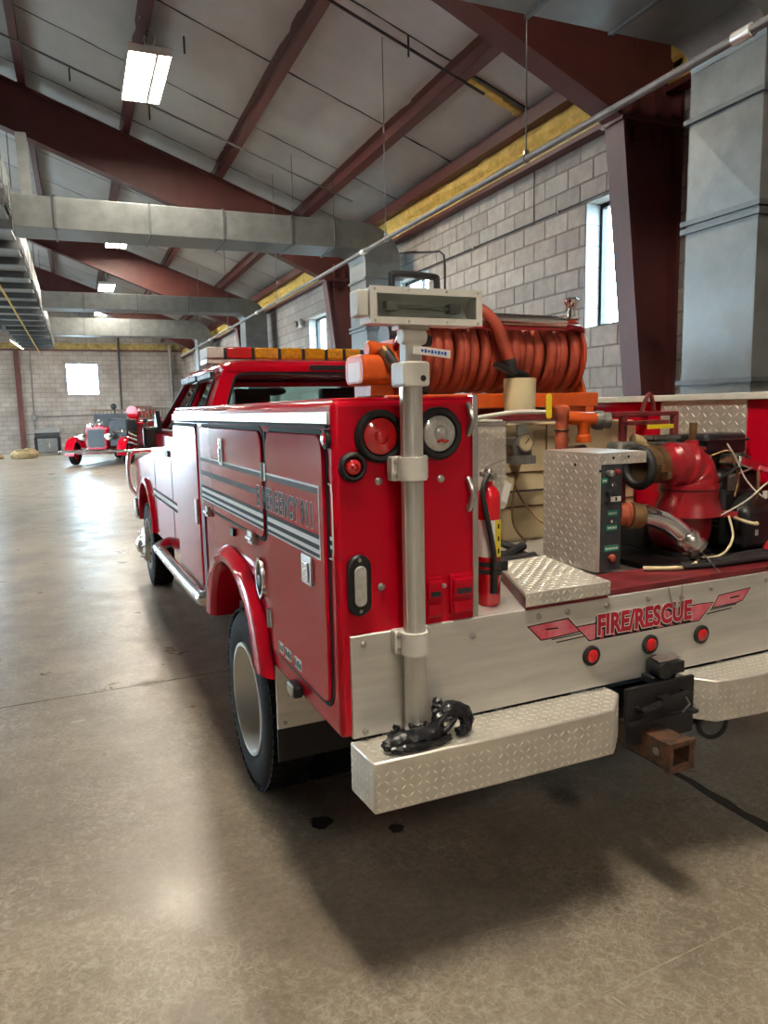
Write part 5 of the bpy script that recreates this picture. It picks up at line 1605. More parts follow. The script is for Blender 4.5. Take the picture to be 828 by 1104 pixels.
# ---- cream water tank
t = Thing('water_tank', 'cream poly water tank across the truck bed behind the control box', 'tank', (1.45, 1.5, 1.104))
tb = t.part('tank_body', MB().box(0.80, 2.11, 1.04, 2.25, 1.1045, 1.690), CRM, bev=0.02)
for z in (1.28, 1.45):
    t.part('moulded_groove', MB().box(0.82, 2.09, 1.036, 1.042, z - .004, z + .004), BRS, tb)
t.part('tank_strap', MB().box(0.80, 2.11, 1.030, 1.040, 1.355, 1.363), DRK, tb)
t.part('weld_seam', MB().cyl((1.52, 1.036, 1.11), (1.52, 1.036, 1.68), .004, n=6), BRS, tb)
# ---- diamond plate box left of the tank
t = Thing('tread_toolbox', 'diamond plate box behind the fire extinguisher, white wires on its lid', 'toolbox', (0.95, 0.98, 1.30))
q0 = (0.62, 1.215, 0.935, 1.028, 1.29, 1.690)
tb = t.part('box_body', MB().box(*q0), DIA, bev=.004)
t.part('tread_pattern', tread((q0[0], q0[2] - .0005, q0[4]), (1, 0, 0), (0, 0, 1), (0, -1, 0), [(0, 0), (.595, 0), (.595, .39), (0, .39)], sp=.030, ln=.0135), DIAB, tb, kind='stuff')
t.part('support_bracket', MB().box(0.64, 0.68, 0.95, 1.0, 1.1045, 1.29).box(1.10, 1.16, 0.96, 1.0, 1.1045, 1.29), GRYM)
t.part('lid_strip', MB().box(q0[0], q0[1], q0[2] - .004, q0[3], 1.6905, 1.703), ALUP, tb)
for k in range(3):
    t.part('wire', MB().tube(smoothpath([(0.62, 0.96, 1.735 - .012 * k), (0.78, 0.94 - .02 * k, 1.74 - .006 * k), (0.95, 0.93, 1.725 - .006 * k), (1.10, 0.945, 1.712), (1.20, 0.95 + .015 * k, 1.708)], 5), 0.007, 6), STRAP)
t.part('rope_knot', MB().ring((0.70, 0.90, 1.76), (0.4, 1, 0), .02, .008, 14, 6).ring((0.705, 0.905, 1.78), (1, 0.3, 0.2), .014, .007, 12, 6), ROPE)
# ---- pressure gauge on bracket
t = Thing('pressure_gauge', 'round pressure gauge in a grey cast bracket before the cream tank', 'gauge', (1.285, 0.92, 1.50))
GX, GY, GZ = 1.290, 0.905, 1.605
t.part('bracket', MB().prism([(GX - .03, GZ + .085), (GX + .015, GZ + .085), (GX + .05, GZ + .035), (GX + .05, GZ - .06), (GX - .05, GZ - .06), (GX - .05, GZ - .01), (GX - .03, GZ + .03)], 'y', GY, GY + .02).box(GX - .055, GX + .052, GY - .03, GY + .06, GZ - .10, GZ - .062).box(GX - .02, GX + .02, GY + .015, 1.04, GZ - .02, GZ + .02), GRYM, bev=.003)
g = t.part('gauge_case', MB().lathe((GX, GY + .002, GZ), (0, -1, 0), [(0, .042), (.02, .044), (.028, .042), (.028, .036), (.022, .036)], 26), STL)
t.part('dial', MB().lathe((GX, GY - .020, GZ), (0, -1, 0), [(0, .0365), (.001, .036)], 26), CRM2, g)
t.part('needle', MB().bar((GX - .005, GY - .0225, GZ - .006), (GX + .018, GY - .0225, GZ + .020), .004, .002, up=(0, 1, 0)), BLK, g)
t.part('drain_wire', MB().tube(smoothpath([(GX - .01, GY + .01, GZ - .10), (GX - .015, GY + .06, GZ - .25), (GX + .0, GY + .08, GZ - .40), (GX + .06, GY + .06, GZ - .49)], 5), .005, 6), BRS)
t.part('drain_wire', MB().tube(smoothpath([(GX - .01, GY + .01, GZ - .10), (GX + .0, GY + .06, GZ - .22), (GX + .07, GY - .03, GZ - .37), (GX + .14, GY - .25, GZ - .46)], 5), .005, 6), BRS)

# ---- black battery cables behind the step
t = Thing('cable_bundle', 'black cables and hose lying behind the tread step', 'cable', (0.95, 0.6, 1.105))
t.part('cable', MB().tube(smoothpath([(0.62, 0.50, 1.18), (0.80, 0.58, 1.165), (1.0, 0.66, 1.13), (1.15, 0.70, 1.16)], 6), .02, 8), RUB)
t.part('cable', MB().tube(smoothpath([(0.60, 0.42, 1.126), (0.85, 0.55, 1.126), (1.15, 0.62, 1.126)], 6), .02, 8), RUB)
t.part('cable', MB().tube(smoothpath([(0.60, 0.46, 1.20), (0.78, 0.62, 1.19), (0.95, 0.70, 1.15), (1.10, 0.72, 1.12)], 6), .013, 8), RUB)
t.part('corrugated_hose', MB().tube(smoothpath([(1.00, 0.90, 1.33), (1.04, 0.86, 1.25), (1.08, 0.80, 1.17), (1.17, 0.74, 1.13)], 6), .017, 8), RUB)
t.part('floor_block', MB().box(0.62, 1.15, 0.56, 0.70, 1.1045, 1.135), BLKM)

# ---- orange valve manifold
t = Thing('valve_manifold', 'faded orange pipe valve manifold with yellow lever above the control box', 'valve', (1.45, 0.8, 1.55))
y = 0.80
pv = t.part('vertical_pipe', MB().lathe((1.428, y, 1.560), (0, 0, 1), [(0, .026), (.04, .03), (.06, .034), (.075, .028), (.16, .028), (.175, .036), (.205, .036), (.215, .02)], 18), ORGD)
t.part('base_elbow', MB().tube(smoothpath([(1.428, y, 1.58), (1.45, y, 1.562), (1.50, y, 1.56), (1.56, y, 1.562)], 5), .026, 12), RUST)
t.part('base_flange', MB().box(1.46, 1.60, y - .05, y + .05, 1.536, 1.556), REDP, bev=.004)
t.part('base_stand', MB().box(1.47, 1.53, y - .03, y + .03, 1.1045, 1.536), GRYM)
t.part('valve_body', MB().cyl((1.455, y, 1.715), (1.60, y - .04, 1.705), .032, n=16).lathe((1.54, y - .02, 1.60), (0, 0, 1), [(0, .036), (.03, .036), (.035, .028), (.07, .028), (.10, .04)], 16), ORG)
t.part('outlet', MB().lathe((1.585, y - .02, 1.702), (1, -0.5, -0.05), [(0, .036), (.02, .045), (.05, .045), (.055, .038), (.085, .038), (.088, .028), (.06, .026)], 20), GRYM)
t.part('outlet_bore', MB().cyl((1.632, y - .045, 1.70), (1.636, y - .047, 1.70), .026, n=16), BLK)
t.part('lever', MB().prism(rrect(1.335, 1.366, 1.715, 1.828, .012), 'y', y - .01, y - .004), YEL, bev=.002)
t.part('lever_rod', MB().tube(smoothpath([(1.351, y, 1.745), (1.22, y + .05, 1.748), (1.10, y + .08, 1.735), (1.0, y + .10, 1.72)], 5), .010, 8), STRAP)
t.part('clamp_band', MB().ring((1.428, y, 1.66), (0, 0, 1), .030, .005, 18, 6), RUST, pv)

# ---- pump with petrol engine
t = Thing('pump_engine', 'red cast water pump with black petrol engine on the truck bed', 'pump', (1.75, 0.36, 1.1285))
y = 0.33
vol = t.part('volute', MB().lathe((1.72, 0.27, 1.245), (0, 1, 0), [(0, .03), (.004, .09), (.02, .115), (.06, .125), (.12, .125), (.16, .11), (.18, .05)], 32).tube(smoothpath([(1.60, y, 1.24), (1.615, y, 1.30), (1.64, y, 1.36), (1.735, y, 1.405)], 5), [.05] * 16, 14), REDP)
t.part('pump_neck', MB().lathe((1.735, y, 1.30), (0, 0, 1), [(0, .135), (.04, .125), (.08, .115), (.100, .122), (.108, .122)], 26), REDP, vol)
t.part('neck_gasket', MB().lathe((1.735, y, 1.4085), (0, 0, 1), [(0, .118), (.006, .118)], 26), BLK, vol)
t.part('discharge_elbow', MB().tube(smoothpath([(1.735, y, 1.412), (1.735, y, 1.45), (1.72, y, 1.485), (1.68, y, 1.510), (1.62, y, 1.520), (1.545, y, 1.523)], 5), [.116] * 6 + [.113] * 5 + [.106] * 5 + [.092] * 5 + [.075] * 4 + [.07], 26), REDP)
t.part('elbow_flange', MB().lathe((1.735, y, 1.414), (0, 0, 1), [(0, .122), (.016, .122), (.02, .112)], 26), REDP)
t.part('prime_cap', MB().lathe((1.745, y, 1.575), (0, 0, 1), [(0, .06), (.012, .058), (.016, .03), (.04, .026), (.042, .02)], 20), REDP)
t.part('sight_tube', MB().cyl((1.748, y, 1.61), (1.75, y, 1.69), .016, n=12), BRS)
t.part('suction_coupling', MB().lathe((1.545, y, 1.523), (-1, 0, 0), [(-.03, .072), (0, .079), (.02, .079), (.022, .072), (.045, .072), (.047, .080), (.075, .080), (.077, .06)], 26), BRS)
t.part('suction_ring', MB().ring((1.455, y, 1.515), (1, 0, 0), .076, .018, 26, 10), RUB)
t.part('coupling_lug', MB().box(1.48, 1.50, y - .10, y - .06, 1.50, 1.53).box(1.52, 1.54, y - .095, y - .06, 1.47, 1.50), BRS)
for k in range(6):
    a = 2 * PI * k / 6 + .3
    t.part('volute_bolt', MB().lathe((1.72 + .10 * math.cos(a), 0.285, 1.245 + .10 * math.sin(a)), (0, -1, 0), [(0, .010), (.012, .010), (.016, .006)], 8), RUST, vol)
t.part('drain_bracket', MB().obox((1.81, 0.26, 1.305), (0.085, -.02, -.004), (0, 0.03, 0), (0, 0, .012)).cyl((1.80, .27, 1.40), (1.84, .26, 1.30), .02, n=10), REDP)
t.part('pump_foot', MB().box(1.62, 1.83, 0.28, 0.45, 1.1285, 1.15), BLKM)
# chrome suction elbow with camlock end
se = t.part('outlet_stub', MB().lathe((1.285, 0.26, 1.345), (1, -0.25, -0.12), [(0, .042), (.03, .045), (.032, .05), (.045, .05)], 22), ORGD)
t.part('stub_coupling', MB().lathe((1.330, 0.245, 1.338), (1, -0.25, -0.14), [(0, .052), (.02, .054), (.022, .048), (.04, .05), (.055, .048)], 24), BRS)
t.part('chrome_elbow', MB().tube(smoothpath([(1.375, 0.235, 1.333), (1.43, 0.218, 1.325), (1.49, 0.20, 1.300), (1.535, 0.18, 1.262), (1.555, 0.165, 1.235)], 6), [.041] * 20 + [.039] * 5, 20), CHR)
t.part('camlock', MB().lathe((1.548, 0.168, 1.248), (0.55, -0.35, -0.75), [(0, .044), (.012, .052), (.03, .052), (.034, .046), (.05, .046), (.054, .052), (.062, .050), (.064, .030)], 14), ALUP)
t.part('camlock_cap', MB().lathe((1.583, 0.146, 1.202), (0.55, -0.35, -0.75), [(0, .046), (.02, .046), (.024, .03)], 8), GRYM)
t.part('cap_chain', MB().tube(smoothpath([(1.60, 0.13, 1.185), (1.60, 0.08, 1.15), (1.575, 0.03, 1.135), (1.55, -0.01, 1.131)], 5), .0035, 6), STL)
t.part('wire_loop', MB().tube(smoothpath([(1.63, 0.15, 1.15), (1.72, 0.13, 1.16), (1.80, 0.15, 1.22), (1.83, 0.20, 1.30)], 6), .005, 8), CRM2)
# engine
eb = t.part('engine_block', MB().box(1.86, 2.11, 0.26, 0.56, 1.16, 1.40).prism(rrect(1.86, 2.10, 1.38, 1.475, .03), 'y', 0.28, 0.54), BLKM, bev=.02)
t.part('blower_housing', MB().lathe((2.00, 0.25, 1.27), (0, -1, 0), [(0, .115), (.03, .112), (.05, .09), (.055, .05)], 24), BLKM)
for k in range(7):
    t.part('cooling_fin', MB().box(1.845, 1.875, 0.28, 0.52, 1.24 + .022 * k, 1.248 + .022 * k), GRYM, eb)
t.part('air_cleaner', MB().box(1.865, 2.115, 0.36, 0.52, 1.545, 1.635), BLK, bev=.018)
t.part('air_cleaner_lip', MB().box(1.86, 2.12, 0.352, 0.528, 1.600, 1.612), BLK, bev=.003)
t.part('air_cleaner_stem', MB().cyl((1.98, .43, 1.47), (1.98, .43, 1.55), .04, n=12), BLKM)
ck = t.part('carburettor_cover', MB().obox((2.00, 0.29, 1.505), (0.075, 0, -0.022), (0, 0.055, 0), (0.006, 0, 0.02)), ALUP, bev=.008)
t.part('cover_knob', MB().cyl((1.99, .275, 1.525), (1.993, .27, 1.548), .014, n=10).cyl((2.03, .29, 1.512), (2.033, .285, 1.535), .012, n=10), BLK, ck)
t.part('cover_label', MB().obox((2.075, 0.275, 1.482), (0.03, 0, -0.009), (0, 0.045, 0), (0.004, 0, 0.008)), REDX, ck)
t.part('fuel_tank', MB().box(1.90, 2.11, 0.17, 0.25, 1.15, 1.33), BLK, bev=.025)
t.part('tank_collar', MB().ring((1.92, 0.19, 1.275), (0.2, -.2, 1), .045, .008, 20, 8), CRM2)
t.part('red_shroud', MB().prism([(1.98, 1.13), (2.13, 1.13), (2.13, 1.33), (2.05, 1.20)], 'y', 0.13, 0.17), REDP)
t.part('sticker', MB().box(1.955, 1.972, 0.168, 0.170, 1.21, 1.235), WHTD)
t.part('sticker', MB().box(2.085, 2.112, 0.243, 0.246, 1.345, 1.385), WHTD)
t.part('wire', MB().tube(smoothpath([(1.80, 0.22, 1.30), (1.88, 0.16, 1.365), (1.97, 0.15, 1.425), (2.06, 0.17, 1.45), (2.13, 0.2, 1.45)], 6), .0035, 6), STRAP)
t.part('wire', MB().tube(smoothpath([(1.86, 0.25, 1.60), (1.89, 0.23, 1.54), (1.94, 0.21, 1.44), (1.99, 0.16, 1.37), (2.08, 0.16, 1.36)], 6), .0035, 6), STRAP)
t.part('wire', MB().tube(smoothpath([(1.80, 0.30, 1.54), (1.86, 0.24, 1.57), (1.88, 0.23, 1.52), (1.90, 0.22, 1.45), (1.86, 0.2, 1.38)], 6), .004, 6), BRS)
for k in range(5):
    t.part('cable', MB().tube(smoothpath([(1.42 + .08 * k, 0.12 + .02 * k, 1.1395), (1.58 + .05 * k, 0.07 + .03 * (k % 3), 1.141), (1.80, 0.06 + .022 * k, 1.143), (2.12, 0.05 + .03 * k, 1.142)], 6), .011, 8), RUB)
t.part('cable', MB().tube(smoothpath([(1.33, 0.16, 1.1385), (1.42, 0.11, 1.1385), (1.52, 0.10, 1.139), (1.60, 0.14, 1.145)], 6), .009, 8), CRM2)
t.part('hose_fitting', MB().lathe((1.965, 0.065, 1.168), (1, 0.1, 0), [(0, .018), (.02, .018), (.022, .014), (.045, .014), (.047, .02), (.07, .02)], 12), CRM2)
t.part('fuel_can', MB().box(2.04, 2.135, 0.02, 0.12, 1.1285, 1.20), BLK, bev=.01)
t.part('battery', MB().box(1.64, 1.80, 0.48, 0.64, 1.1285, 1.30), BLK, bev=.008)
t.part('battery_post', MB().cyl((1.68, .52, 1.30), (1.68, .52, 1.325), .012, n=8), STL)
t.part('spark_lead', MB().tube(smoothpath([(1.86, 0.30, 1.42), (1.84, 0.24, 1.46), (1.87, 0.21, 1.50), (1.92, 0.23, 1.49), (1.95, 0.27, 1.47)], 6), .006, 6), BLK)
t.part('fuel_line', MB().tube(smoothpath([(1.95, 0.19, 1.33), (1.93, 0.15, 1.38), (1.96, 0.17, 1.44), (2.02, 0.22, 1.48)], 6), .006, 6), BRS)
t.part('throttle_bracket', MB().box(1.87, 1.93, .235, .25, 1.40, 1.47), GRYM, bev=.003)
t.part('governor_rod', MB().cyl((1.86, .23, 1.46), (2.0, .235, 1.49), .004, n=6), STL)
t.part('recoil_handle', MB().cyl((1.97, .13, 1.36), (2.04, .13, 1.36), .012, n=10), BLK)
# parts behind the pump: muffler, exhaust wrap, lifting frame
t.part('muffler', MB().loft([[(1.62, .66, 1.48), (1.76, .66, 1.48), (1.78, .76, 1.48), (1.62, .76, 1.48)], [(1.66, .66, 1.60), (1.76, .66, 1.60), (1.77, .76, 1.60), (1.66, .76, 1.60)]]), GRYM, bev=.015)
t.part('exhaust_wrap', MB().tube(smoothpath([(1.76, .70, 1.60), (1.81, .68, 1.585), (1.84, .62, 1.55), (1.86, .55, 1.50)], 5), .035, 12), TAN)
t.part('frame_bar', MB().box(1.66, 2.05, .70, .73, 1.715, 1.735).box(1.70, 1.97, .68, .72, 1.675, 1.695), REDD, bev=.003)
t.part('frame_post', MB().box(1.70, 1.73, .70, .73, 1.1285, 1.715).box(2.02, 2.05, .70, .73, 1.1285, 1.715), REDD, bev=.003)
t.part('lifting_eye', MB().tube(smoothpath([(1.825, .71, 1.735), (1.845, .71, 1.79), (1.868, .71, 1.818), (1.888, .71, 1.79), (1.90, .71, 1.735)], 5), .010, 8), REDD)
t.part('yellow_sticker', MB().box(1.83, 1.99, .672, .679, 1.655, 1.675), YEL)
t.part('fin_pack', MB().box(1.80, 2.10, .60, .68, 1.56, 1.578).box(1.80, 2.10, .60, .68, 1.585, 1.60).box(1.80, 2.10, .60, .68, 1.607, 1.625).box(1.83, 2.08, .61, .67, 1.50, 1.625), GRYM)
t.part('skid_base', MB().box(1.42, 2.12, .17, .80, 1.1045, 1.1285), BLKM)

# ---- booster hose reel
RY, RZ = 1.34, 2.035
RX0, RX1 = 0.90, 1.80
t = Thing('hose_reel', 'orange hose reel wound with red booster hose above the truck bed', 'hose reel', (1.3, RY, 1.76))
fr = t.part('base_frame', MB().box(0.70, 1.93, RY - .20, RY - .15, 1.767, 1.838).box(0.70, 1.93, RY + .17, RY + .22, 1.767, 1.838), ORG, bev=.006)
for x in (0.80, 1.86):
    t.part('end_plate', MB().prism([(RY - .18, 1.838), (RY + .20, 1.838), (RY + .07, RZ + .07), (RY - .07, RZ + .07)], 'x', x - .008, x + .008), ORG, bev=.003)
    t.part('bearing', MB().lathe((x - .02, RY, RZ), (1, 0, 0), [(0, .04), (.04, .04)], 16), GRYM)
t.part('base_leg', MB().box(0.74, 0.79, RY - .2, RY + .2, 1.70, 1.767).box(1.85, 1.90, RY - .2, RY + .2, 1.70, 1.767), ORG)
t.part('base_post', MB().box(0.74, 0.79, RY - .2, RY - .15, 1.691, 1.70).box(1.85, 1.90, RY - .2, RY - .15, 1.691, 1.70), ORG)
t.part('data_plate', MB().box(1.33, 1.42, RY - .204, RY - .2, 1.785, 1.822), ALUP, fr)
drum = t.part('drum', MB().cyl((RX0 - .02, RY, RZ), (RX1 + .02, RY, RZ), 0.125, n=28), ORGD)
for x in (RX0 - .03, RX1 + .03):
    t.part('reel_flange', MB().lathe((x - .006, RY, RZ), (1, 0, 0), [(0, .06), (0, .208), (.012, .208), (.012, .06)], 40, cap=False).ring((x, RY, RZ), (1, 0, 0), .208, .010, 40, 8), mat('reel_red_orange', (0.44, 0.05, 0.02), .45, var=.25) if 'reel_red_orange' not in MATS else MATS['reel_red_orange'])
NW = 17
pitch = (RX1 - RX0) / NW
rnd = random.Random(5)
for k in range(NW):
    x = RX0 + pitch * (k + .5)
    pts = []
    sk = rnd.uniform(-.35, .35) * pitch
    rr = 0.162 + rnd.uniform(-.004, .012)
    for i in range(36):
        a = 2 * PI * i / 36
        pts.append((x + pitch * .5 * math.sin(a / 2) * .5 + sk * math.cos(a), RY + rr * math.cos(a), RZ + rr * math.sin(a)))
    t.part('hose_wrap', MB().tube(pts, 0.0285, 10, closed=True), HOSE)
t.part('hose_end', MB().tube(smoothpath([(1.10, RY - .02, 2.225), (1.13, RY - .12, 2.258), (1.20, RY - .20, 2.238), (1.265, RY - .24, 2.16), (1.30, RY - .25, 2.07), (1.335, RY - .25, 1.995)], 6), .030, 12), HOSE)
nz = t.part('nozzle', MB().lathe((1.332, RY - .25, 2.005), (0.15, 0, -1), [(0, .030), (.02, .034), (.05, .034), (.055, .028), (.09, .028), (.10, .036), (.13, .036)], 16), BLK)
t.part('nozzle_bail', MB().tube(smoothpath([(1.345, RY - .28, 1.93), (1.29, RY - .30, 1.945), (1.22, RY - .30, 1.975)], 5), .017, 8), BLK, nz)
t.part('pistol_grip', MB().tube(smoothpath([(1.36, RY - .25, 1.94), (1.42, RY - .25, 1.925), (1.455, RY - .24, 1.90)], 5), .02, 8), BLK, nz)
t.part('nozzle_holder', MB().lathe((1.390, RY - .26, 1.748), (0, 0, 1), [(0, .07), (.002, .076), (.16, .080), (.162, .072), (.05, .068)], 24), CRM2, label='cream plastic nozzle holder')
t.part('roller_bar', MB().cyl((0.83, RY - .20, 2.200), (1.70, RY - .20, 2.192), .030, n=18), ALUP)
t.part('roller_arm', MB().tube(smoothpath([(1.72, RY - .20, 2.17), (1.83, RY - .18, 2.16), (1.86, RY - .1, 2.10), (1.86, RY - .02, 2.0)], 4), .016, 8), REDP)
t.part('roller_frame', MB().box(0.80, 1.72, RY - .215, RY - .19, 2.150, 2.163), REDP)
t.part('roller_arm', MB().tube(smoothpath([(0.83, RY - .20, 2.17), (0.80, RY - .15, 2.12), (0.80, RY - .02, 2.0)], 4), .016, 8), REDP)
t.part('chrome_guide', MB().lathe((1.745, RY - .20, 2.205), (0, 0, 1), [(0, .045), (.01, .045), (.016, .022), (.06, .018), (.08, .034), (.10, .038), (.11, .026)], 16), CHR)
gb = t.part('gearbox', MB().prism(rrect(RY - .14, RY + .10, 1.885, 2.03, .05), 'x', 0.610, 0.780), ORG, bev=.012)
t.part('gear_plate', MB().box(0.604, 0.611, RY - .10, RY + .04, 1.905, 1.995), WHTD, gb)
t.part('gearbox_mount', MB().box(0.66, 0.78, RY - .1, RY + .1, 1.838, 1.89), ORG, gb)
t.part('swivel_inlet', MB().cyl((0.69, RY - .06, 2.055), (0.86, RY - .06, 2.045), .034, n=16).lathe((0.69, RY - .06, 2.055), (-1, 0, 0), [(-.02, .04), (.02, .04), (.03, .03)], 16), ORG)
t.part('inlet_hose', MB().tube(smoothpath([(0.73, RY - .12, 2.045), (0.745, RY - .17, 1.99), (0.79, RY - .20, 1.92), (0.86, RY - .20, 1.88), (0.92, RY - .16, 1.86)], 6), .024, 10), RUB)
t.part('hose_ferrule', MB().cyl((0.725, RY - .11, 2.05), (0.752, RY - .175, 1.965), .030, n=12), BRS)
t.part('motor', MB().cyl((0.80, RY + .05, 2.12), (0.96, RY + .05, 2.12), .07, n=18), BLKM)

# ================================================================== FAR END OF THE HALL
# ---- antique fire engine
AX, AYF = 0.35, 25.6
t = Thing('antique_fire_engine', 'antique red open-cab fire engine with ladders parked near the back wall', 'truck', (AX, 28.5, 0), frame='B')
P2 = t.part
t.root.rotation_euler = (0, 0, -0.42)
t.root.location = (0.78, 28.3, 0)
P2('chassis', MB().box(-0.25, 0.95, 26.0, 31.6, 0.42, 0.58), REDD)
def awheel(x, y, sg):
    w_ = P2('tyre', MB().lathe((x, y, 0.42), (sg, 0, 0), [(0, .27), (-.01, .35), (.02, .41), (.06, .42), (.12, .42), (.16, .41), (.19, .35), (.18, .27)], 32, cap=False), TYRE)
    P2('wheel_disc', MB().lathe((x + sg * .02, y, 0.42), (sg, 0, 0), [(0, .05), (.01, .10), (.05, .14), (.03, .22), (0, .275), (.08, .28)], 28), RED)
for (x, y, sg) in ((-0.72, 26.75, 1), (1.42, 26.75, -1), (-0.62, 30.6, 1), (1.32, 30.6, -1)):
    awheel(x, y, sg)
for sx in (-1, 1):
    loops = []
    for i in range(15):
        tt = -0.1 + (PI * 0.92) * i / 14
        cyy, czz = 26.75 - 0.56 * math.cos(tt), 0.42 + 0.56 * math.sin(tt)
        wd = .17
        cx_ = AX + sx * 0.94
        loops.append([(cx_ - wd, cyy, czz), (cx_ - wd * .5, cyy, czz + .05), (cx_ + wd * .5, cyy, czz + .05), (cx_ + wd, cyy, czz), (cx_ + wd, cyy, czz - .02), (cx_ - wd, cyy, czz - .02)])
    P2('front_fender', MB().loft(loops), RED)
    P2('headlamp', MB().lathe((AX + sx * 0.48, 26.28, 1.02), (0, -1, 0), [(-.14, .03), (-.06, .10), (0, .125), (.02, .125), (.03, .10)], 22), CHR)
    P2('running_board', MB().box(AX + sx * 0.95 - .18, AX + sx * 0.95 + .18, 27.35, 30.0, 0.42, 0.48), BLKM)
P2('radiator_shell', MB().prism(rrect(AX - .36, AX + .36, .58, 1.36, .10), 'y', 26.36, 26.50), RED)
P2('radiator_core', MB().prism(rrect(AX - .30, AX + .30, .64, 1.28, .06), 'y', 26.335, 26.365), BLK)
P2('hood', MB().loft([[(AX - .33, 26.5, .62), (AX + .33, 26.5, .62), (AX + .33, 26.5, 1.18), (AX + .18, 26.5, 1.33), (AX - .18, 26.5, 1.33), (AX - .33, 26.5, 1.18)],
                      [(AX - .45, 27.7, .62), (AX + .45, 27.7, .62), (AX + .45, 27.7, 1.22), (AX + .25, 27.7, 1.40), (AX - .25, 27.7, 1.40), (AX - .45, 27.7, 1.22)]]), RED)
P2('cowl', MB().box(AX - .62, AX + .62, 27.7, 27.85, .62, 1.40), RED, bev=.04)
P2('windscreen_frame', MB().box(AX - .62, AX - .58, 27.74, 27.78, 1.40, 1.80).box(AX + .58, AX + .62, 27.74, 27.78, 1.40, 1.80).box(AX - .62, AX + .62, 27.74, 27.78, 1.78, 1.82).box(AX - .62, AX + .62, 27.74, 27.78, 1.40, 1.43), BLK)
P2('windscreen', MB().box(AX - .58, AX + .58, 27.755, 27.765, 1.43, 1.78), SMOKE)
P2('seat', MB().box(AX - .6, AX + .6, 28.2, 28.75, .95, 1.15).box(AX - .6, AX + .6, 28.7, 28.85, 1.1, 1.62), BLK, bev=.05)
P2('steering_wheel', MB().ring((AX - .3, 28.1, 1.42), (0, -1, .9), .2, .018, 24, 8), BLK)
P2('hose_bed', MB().box(AX - .8, AX + .8, 28.95, 31.9, .62, 1.50), RED, bev=.03)
P2('hose_bed_rail', MB().box(AX - .82, AX + .82, 28.95, 31.9, 1.50, 1.55), CHR, bev=.01)
P2('pump_panel', MB().box(AX - .83, AX + .83, 28.9, 29.4, .66, 1.40), REDD)
P2('top_tank', MB().cyl((AX + .3, 29.2, 1.88), (AX + .3, 31.2, 1.88), .24, n=18), RED)
P2('tank_saddle', MB().box(AX + .1, AX + .5, 29.4, 29.5, 1.5, 1.75).box(AX + .1, AX + .5, 30.8, 30.9, 1.5, 1.75), RED)
P2('front_bumper', MB().tube(smoothpath([(AX - 1.22, 26.15, .52), (AX - 1.1, 26.02, .52), (AX, 25.98, .52), (AX + 1.1, 26.02, .52), (AX + 1.22, 26.15, .52)], 4), .05, 8).box(AX - .35, AX - .25, 26.0, 26.4, .45, .55).box(AX + .25, AX + .35, 26.0, 26.4, .45, .55), CHR)
P2('bell', MB().lathe((AX - .02, 26.75, 1.40), (0, 0, 1), [(0, .03), (.05, .035), (.06, .13), (.1, .12), (.2, .07), (.24, .02)], 18), CHR)
P2('siren', MB().lathe((AX - .42, 26.95, 1.38), (0, -1, 0), [(-.2, .05), (-.1, .08), (0, .10), (.04, .12), (.05, .08)], 18).box(AX - .44, AX - .40, 26.9, 27.0, 1.15, 1.32), CHR)
P2('canvas_cover', MB().box(AX + .40, AX + 1.08, 26.52, 26.62, .64, 1.64), BLK, bev=.04)
P2('spotlight', MB().lathe((AX - .30, 28.9, 2.10), (0, -1, 0), [(-.16, .05), (-.08, .10), (0, .12), (.02, .09)], 18).cyl((AX - .3, 28.98, 1.5), (AX - .3, 28.98, 2.02), .025, n=8), BLK)
for (lx, z0) in ((AX - .86, 1.55), (AX + .95, 1.60)):
    for dz in (0, .38):
        P2('ladder_rail', MB().box(lx - .03, lx + .03, 28.2, 32.0, z0 + dz, z0 + dz + .07), WOOD)
    for k in range(9):
        P2('ladder_rung', MB().cyl((lx, 28.45 + .4 * k, z0 + .05), (lx, 28.45 + .4 * k, z0 + .4), .022, n=8), WOOD)
    P2('ladder_bracket', MB().box(min(lx, AX - .8 if lx < AX else AX + .8), max(lx, AX - .8 if lx < AX else AX + .8), 29.0, 29.06, 1.45, 1.58).box(min(lx, AX - .8 if lx < AX else AX + .8), max(lx, AX - .8 if lx < AX else AX + .8), 31.0, 31.06, 1.45, 1.58), CHR)
for k in range(3):
    P2('chrome_pipe', MB().tube(smoothpath([(AX + .4 + .25 * k, 26.6, 1.15 - .2 * k), (AX + .9 + .1 * k, 26.5, 1.2 - .2 * k), (AX + 1.25, 26.9, 1.0 - .15 * k)], 5), .04, 8), CHR)

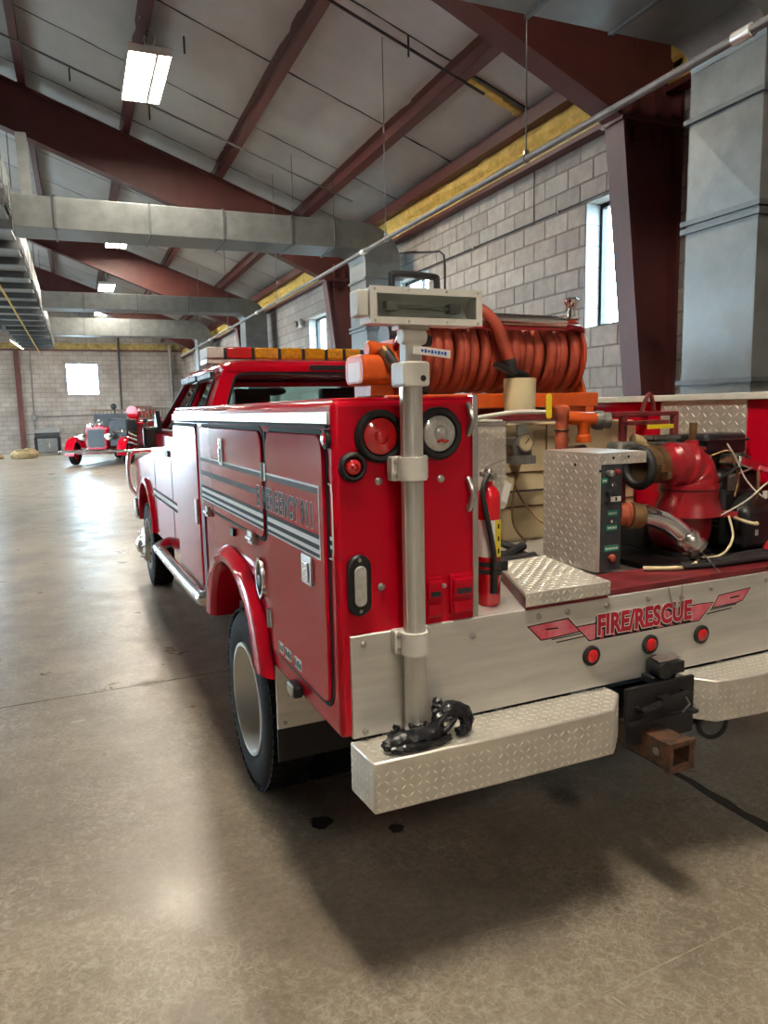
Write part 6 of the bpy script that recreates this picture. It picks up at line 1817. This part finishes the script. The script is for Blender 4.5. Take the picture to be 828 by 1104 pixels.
# ---- barbecue cart by the back wall
t = Thing('barbecue_cart', 'dark barbecue grill cart with side shelves against the back wall', 'grill', (-2.0, 36.0, 0), frame='B')
gb = t.part('cabinet', MB().box(-2.58, -1.46, 35.75, 36.35, 0.10, 0.82), BLKM, bev=.01)
t.part('cabinet_door', MB().box(-2.44, -1.60, 35.735, 35.75, 0.12, 0.76), GALV, gb)
t.part('door_handle', MB().box(-1.98, -1.92, 35.71, 35.735, 0.3, 0.55), CHR, gb)
t.part('firebox', MB().box(-2.55, -1.5, 35.72, 36.38, 0.82, 1.02), DGRY, bev=.02)
t.part('lid', MB().loft([[(-2.52, 35.72, 1.02), (-1.42, 35.72, 1.02), (-1.42, 36.38, 1.02), (-2.52, 36.38, 1.02)], [(-2.50, 35.82, 1.22), (-1.44, 35.82, 1.22), (-1.44, 36.3, 1.22), (-2.50, 36.3, 1.22)]]), GALVD, bev=.03)
t.part('side_shelf', MB().box(-2.95, -2.56, 35.78, 36.3, 0.96, 1.0), GALVD)
t.part('side_shelf', MB().box(-1.48, -1.04, 35.78, 36.3, 0.93, 0.97), GALVD)
for x in (-2.35, -2.0, -1.65):
    t.part('control_knob', MB().cyl((x, 35.72, .92), (x, 35.69, .92), .03, n=10), BLK)
for x in (-2.5, -1.55):
    t.part('caster', MB().cyl((x - .02, 35.85, .05), (x + .02, 35.85, .05), .05, n=12).cyl((x - .02, 36.25, .05), (x + .02, 36.25, .05), .05, n=12), RUB)

# ---- heaps of sacking by the column
def sack(c, rx, ry, rz, seed, label):
    rnd = random.Random(seed)
    mb = MB().ell((0, 0, 0), rx, ry, rz, 16, 10)
    for v_ in mb.v:
        v_ += Vector((rnd.uniform(-.03, .03), rnd.uniform(-.03, .03), rnd.uniform(-.025, .025)))
        v_.z = max(v_.z, -rz * .55) + rz * .55 + .002
        v_ += Vector(c)
    t = Thing('sack', label, 'sack', c, frame='B')
    t.part('bag', mb, TAN)
    t.part('neck_fold', MB().tube(smoothpath([Vector(c) + Vector(q) for q in ((-rx * .6, -ry * .5, rz * 1.2), (-rx * .2, -ry * .6, rz * 1.45), (rx * .3, -ry * .4, rz * 1.4), (rx * .6, -ry * .3, rz * 1.0))], 5), .035, 8), TAN)
sack((-2.92, 33.2, 0), .50, .42, .26, 3, 'large tan folded sack heaped on the floor by the maroon column')
sack((-2.75, 34.3, 0), .38, .3, .26, 9, 'tan sack tucked behind the large one beside the barbecue cart')
sack((-4.1, 33.6, 0), .42, .36, .13, 4, 'flat tan sack on the floor, farthest from the barbecue cart')
